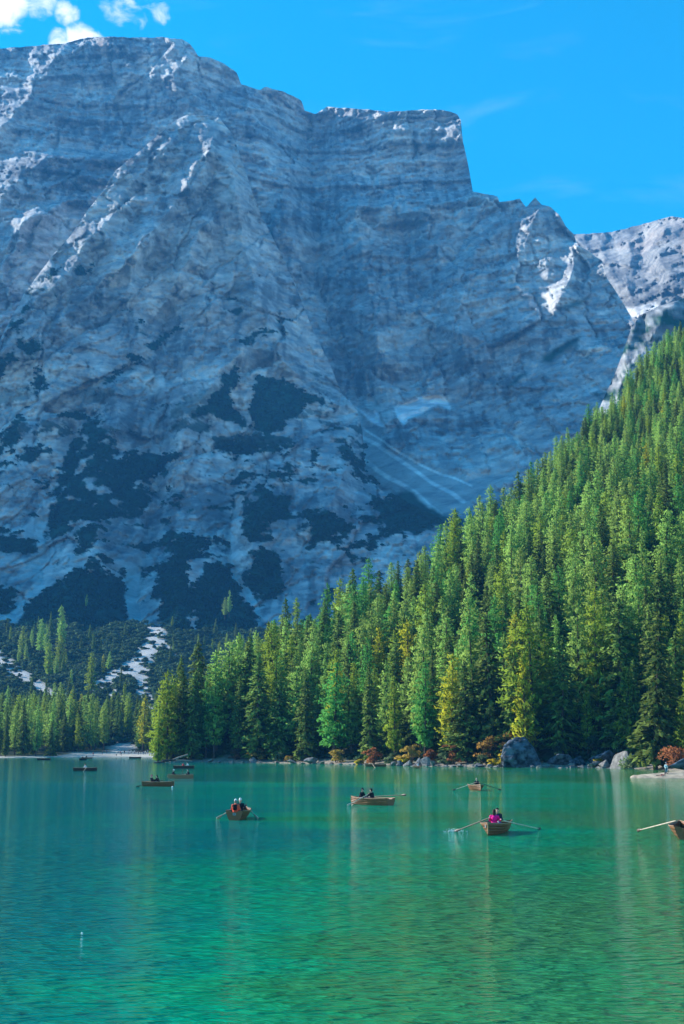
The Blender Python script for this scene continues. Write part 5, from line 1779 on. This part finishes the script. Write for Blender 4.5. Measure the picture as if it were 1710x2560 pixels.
# 7 by the tip of the point
h = ang(1, -.12)
b7, lk = boat(on_water(460, 1921), h, 'dark rowing boat close to the tip of the wooded point', B=1.5, H=.5, L=4.6, wood=WOOD_D)
person(seat_at(b7, -.3), h, 'small figure in red in the dark boat by the point', (.55, .05, .05), DK, (.03, .02, .02), 'sit', group=G_P, voxel=.035)
person(seat_at(b7, .9), h + math.pi, 'small figure in white in the dark boat by the point', (.75, .74, .72), (.2, .2, .25), (.03, .02, .02), 'sit', group=G_P, voxel=.035)
# 8 left, alone on the glassy water
h = ang(1, .10)
b8, lk = boat(on_water(213, 1927), h, 'dark rowing boat with pale transom alone on the glassy water at left', B=1.5, H=.52, L=4.7, wood=WOOD_D)
rowing(b8, lk, (None, on_water(208, 1929)), .1, h + math.pi, 'rower in a white shirt on the glassy water at left', (.72, .66, .64), (.2, .2, .25), (.08, .05, .04), ('', 'pale oar dipping beside the white-shirted rower'), (OARW, OARW), voxel=.03)
# far boats
for px, py, h, L, wd_, lab, who in [
    (110, 1900, ang(1, .05), 4.6, WOOD_D, 'small dark boat at the far left before the valley wood', ('tiny figure in white in the boat at the far left', (.7, .68, .65))),
    (206, 1900, ang(-.4, -1), 4.2, WOOD_D, 'tiny boat seen end-on before the far beach', ('tiny dark figure in the end-on boat before the far beach', DK)),
    (217, 1897, ang(1, .1), 4.2, WOOD_L, 'tiny pale boat behind the end-on boat', ('tiny dark figure in the pale boat before the far beach', (.06, .06, .07))),
    (338, 1896, ang(1, 0), 4.6, WOOD_D, 'dark empty boat lying along the far beach', None),
    (939, 1916.5, ang(-1, .06), 5.0, WOOD, 'empty brown boat moored under the big rust bush', None),
    (1045, 1921.5, ang(.2, -1), 4.0, WOOD_D, 'small dark boat seen end-on before the tilted rocks', ('figure in pale top in the end-on boat before the rocks', (.6, .55, .55)))]:
    bt, lk = boat(on_water(px, py), h, lab, B=1.5, H=.48, L=L, wood=wd_, detailed=False)
    if who:
        person(seat_at(bt, 0), h + math.pi, who[0], who[1], DK, (.03, .025, .02), 'row', group=G_P, voxel=.04)
oar(on_water(929, 1908, .7), on_water(938, 1919.5), 'pale oar leaning over the side of the empty moored boat', OARW)
person(seat_at(bt, -1.2), h, 'second figure in dark clothes in the end-on boat before the rocks', (.08, .04, .06), DK, (.03, .025, .02), 'sit', group=G_P, voxel=.04)
for s_, t_ in ((1, 1071), (0, 1020)):
    oar(lk[0 if s_ else 1], on_water(t_, 1923.5), 'oar on the %s of the end-on boat before the rocks' % ('right' if s_ else 'left'), OARD)
# 14 boat entering at the right edge
h = ang(.17, 1)
b9, lk = boat(on_water(1716, 2099) + Vector((.17, 1, 0)).normalized() * 2.35, h, 'rowing boat with dark stern cut off by the right edge', B=1.55, H=.58, wood=WOOD)
tp = on_water(1593, 2082)
d = (tp - lk[0]).normalized()
oar(lk[0] - d * .75, tp + Vector((0, 0, .12)), 'dark-bladed oar of the boat cut off by the right edge', OARW, OARD)

# floats
BUOY = plain('white_float', (.8, .8, .78), .4, .05, 5.0, .4)
for px, py, r_, lab in [(431, 1968, .11, 'small white float in the water beside the huddled pair'), (205, 2334, .03, 'tiny white float alone on the green water at lower left')]:
    bm = bmesh.new(); bmesh.ops.create_uvsphere(bm, u_segments=16, v_segments=10, radius=r_)
    for v_ in bm.verts:
        v_.co.z *= .8
    capsule(bm, (0, 0, r_ * .6), (0, 0, r_ * 1.15), r_ * .25, r_ * .2, 8)
    me = bpy.data.meshes.new('float'); bm.to_mesh(me); bm.free(); me.materials.append(BUOY)
    o = obj('float', me); o.location = on_water(px, py) + Vector((0, 0, r_ * .25)); tag(o, lab, 'float')

# splash where the pink rower's left oar leaves the water
g = np.random.default_rng(5)
FOAM = plain('foam', (.85, .9, .92), .3, .05, 9.0, .5)
tp = on_water(1136, 2079)
n = 260
C = np.c_[g.normal(0, .28, n), g.normal(0, .12, n), np.abs(g.normal(0, .07, n))] + np.array(tp)
V, F = kites(C, unit(g.normal(0, 1, (n, 3))), unit(g.normal(0, 1, (n, 3))), np.full(n, .022), np.full(n, .02))
tag(obj('splash', mesh_np('splash', V, F, FOAM)), 'white splash of drops at the pink rower\'s left oar', kind='stuff')

# ------------------------------------------------------------------ cyclist and bicycles on the gravel beach
RUBBER = plain('tyre_rubber', (.03, .03, .032), .8, .2, 9.0, .2)
def bicycle(loc, rot, frame_rgb, label):
    r = empty('bicycle', loc)
    r.rotation_euler = rot
    paint = plain('bicycle_paint', frame_rgb, .35, .1, 9.0, .5)
    R = .34
    for cx in (-.52, .52):
        bm = bmesh.new()
        pts = [(cx + R * math.cos(a_), 0, R + R * math.sin(a_)) for a_ in np.linspace(0, 2 * math.pi, 25)]
        v, f = tube(pts, [.028] * 25, 6)
        wh = obj('wheel', mesh_np('wheel', np.array([tuple(q) for q in v]), f, RUBBER, True), r)
        V = []; F = []
        for a_ in np.linspace(0, math.pi, 9)[:-1]:
            v, f = tube([(cx - .31 * math.cos(a_), 0, R - .31 * math.sin(a_)), (cx + .31 * math.cos(a_), 0, R + .31 * math.sin(a_))], [.004, .004], 4)
            F += [tuple(i + len(V) for i in q) for q in f]; V += [tuple(q) for q in v]
        v, f = tube([(cx + .30 * math.cos(a_), 0, R + .30 * math.sin(a_)) for a_ in np.linspace(0, 2 * math.pi, 25)], [.012] * 25, 5)
        F += [tuple(i + len(V) for i in q) for q in f]; V += [tuple(q) for q in v]
        obj('rim', mesh_np('rim', V, F, IRON, True), wh)
    J = {'bb': (0, 0, .29), 'seat': (-.18, 0, .80), 'head': (.36, 0, .82), 'headb': (.40, 0, .68), 'rear': (-.52, 0, R), 'front': (.52, 0, R)}
    V = []; F = []
    for a_, b_, r_ in (('bb', 'seat', .024), ('seat', 'head', .024), ('bb', 'headb', .03), ('head', 'headb', .026), ('rear', 'bb', .016), ('rear', 'seat', .014), ('headb', 'front', .02)):
        v, f = tube([J[a_], J[b_]], [r_, r_], 7)
        F += [tuple(i + len(V) for i in q) for q in f]; V += [tuple(q) for q in v]
    obj('frame', mesh_np('frame', V, F, paint, True), r)
    v, f = tube([(.36, -.30, .95), (.40, -.12, .98), (.36, 0, .90), (.40, .12, .98), (.36, .30, .95)], [.016] * 5, 6)
    obj('handlebar', mesh_np('handlebar', np.array([tuple(q) for q in v]), f, IRON, True), r)
    v, f = tube([(-.36, 0, .90), (-.22, 0, .91), (-.06, 0, .90)], [.07, .06, .02], 7)
    V = np.array([tuple(q) for q in v]); V[:, 2] = .9 + (V[:, 2] - .9) * .45
    obj('saddle', mesh_np('saddle', V, f, RUBBER, True), r)
    V = []; F = []
    for s in (-1, 1):
        v, f = tube([(0, 0, .29), (0, s * .09, .29), (s * .10, s * .09, .29 - s * .14), (s * .10, s * .18, .29 - s * .14)], [.02, .014, .014, .02], 5)
        F += [tuple(i + len(V) for i in q) for q in f]; V += [tuple(q) for q in v]
    obj('crank', mesh_np('crank', V, F, IRON, True), r)
    return tag(r, label, 'bicycle')


def beach_at(px, Y):
    X = float(ray(px, 1930)[0]) * Y
    return Vector((X, Y, float(spit_z(X, Y))))


pc_ = beach_at(1666, 222)
bicycle(pc_, (0, math.radians(0), .9), (.10, .45, .55), 'turquoise bicycle under the cyclist on the gravel beach')
person(pc_ + Vector((-.05, .05, .0)), math.radians(40), 'cyclist in pale top and white helmet standing over a bicycle on the gravel beach', (.62, .74, .70), (.03, .05, .10), (.1, .08, .06), 'stand', hat=(.85, .80, .78), backpack=(.35, .55, .62), lean=.1, voxel=.026)
pb_ = beach_at(1648, 219)
bicycle(pb_ + Vector((0, 0, .06)), (math.radians(74), 0, .5), (.60, .05, .06), 'red bicycle lying on the gravel beach left of the cyclist')

# people on the far beach, each a few pixels tall
PB = [(256, 30), (267, 44), (291, 14), (296, 46), (300, 30), (303, 16), (311, 38), (322, 34), (328, 42), (336, 40), (340, 44), (346, 30), (352, 38), (358, 28), (363, 36), (369, 42), (233, 12)]
JK = [(.05, .05, .07), (.35, .08, .07), (.6, .6, .58), (.08, .14, .3)]
protos_ = {}
names = ['black', 'red', 'white', 'blue']
for i, (px, q) in enumerate(PB):
    j = (i * 7 + i // 3) % 4
    X = float(ray(px, 1885)[0]) * (600 + q); Y = 600 + q
    loc = (X, Y, float(valley_z(X, Y)[0]))
    lab = 'tiny figure in a %s top standing on the far beach' % names[j]
    if j not in protos_:
        o = person(loc, random.uniform(0, 6.28), lab, JK[j], (.06, .07, .1), (.05, .04, .03), 'walk' if j % 2 else 'stand', group='people strolling on the far beach', voxel=.045)
        protos_[j] = o
    else:
        s = protos_[j]
        o = s.copy(); link(o); o.location = loc; o.rotation_euler = (0, 0, random.uniform(0, 6.28))
        for ch in list(s.children):
            c_ = ch.copy(); link(c_); c_.parent = o

bpy.data.scenes.remove(WORK)
# ------------------------------------------------------------------ air
def haze_box():
    x0, x1, y0, y1, z0, z1 = -3200, 3200, -60, 4800, -8, 1750
    v = [(x, y, z) for z in (z0, z1) for y in (y0, y1) for x in (x0, x1)]
    f = [(0, 2, 3, 1), (4, 5, 7, 6), (0, 1, 5, 4), (2, 6, 7, 3), (0, 4, 6, 2), (1, 3, 7, 5)]
    m, t = new_mat('haze')
    pv = t.add('ShaderNodeVolumePrincipled', {'Color': (0.09, 0.44, 1.0, 1), 'Density': 0.00009, 'Anisotropy': 0.0})
    t.add('ShaderNodeOutputMaterial', {'Volume': pv.outputs[0]})
    return tag(obj('haze', mesh_np('haze', v, f, m)), 'thin blue haze in the air before the mountains', kind='stuff')


haze_box()
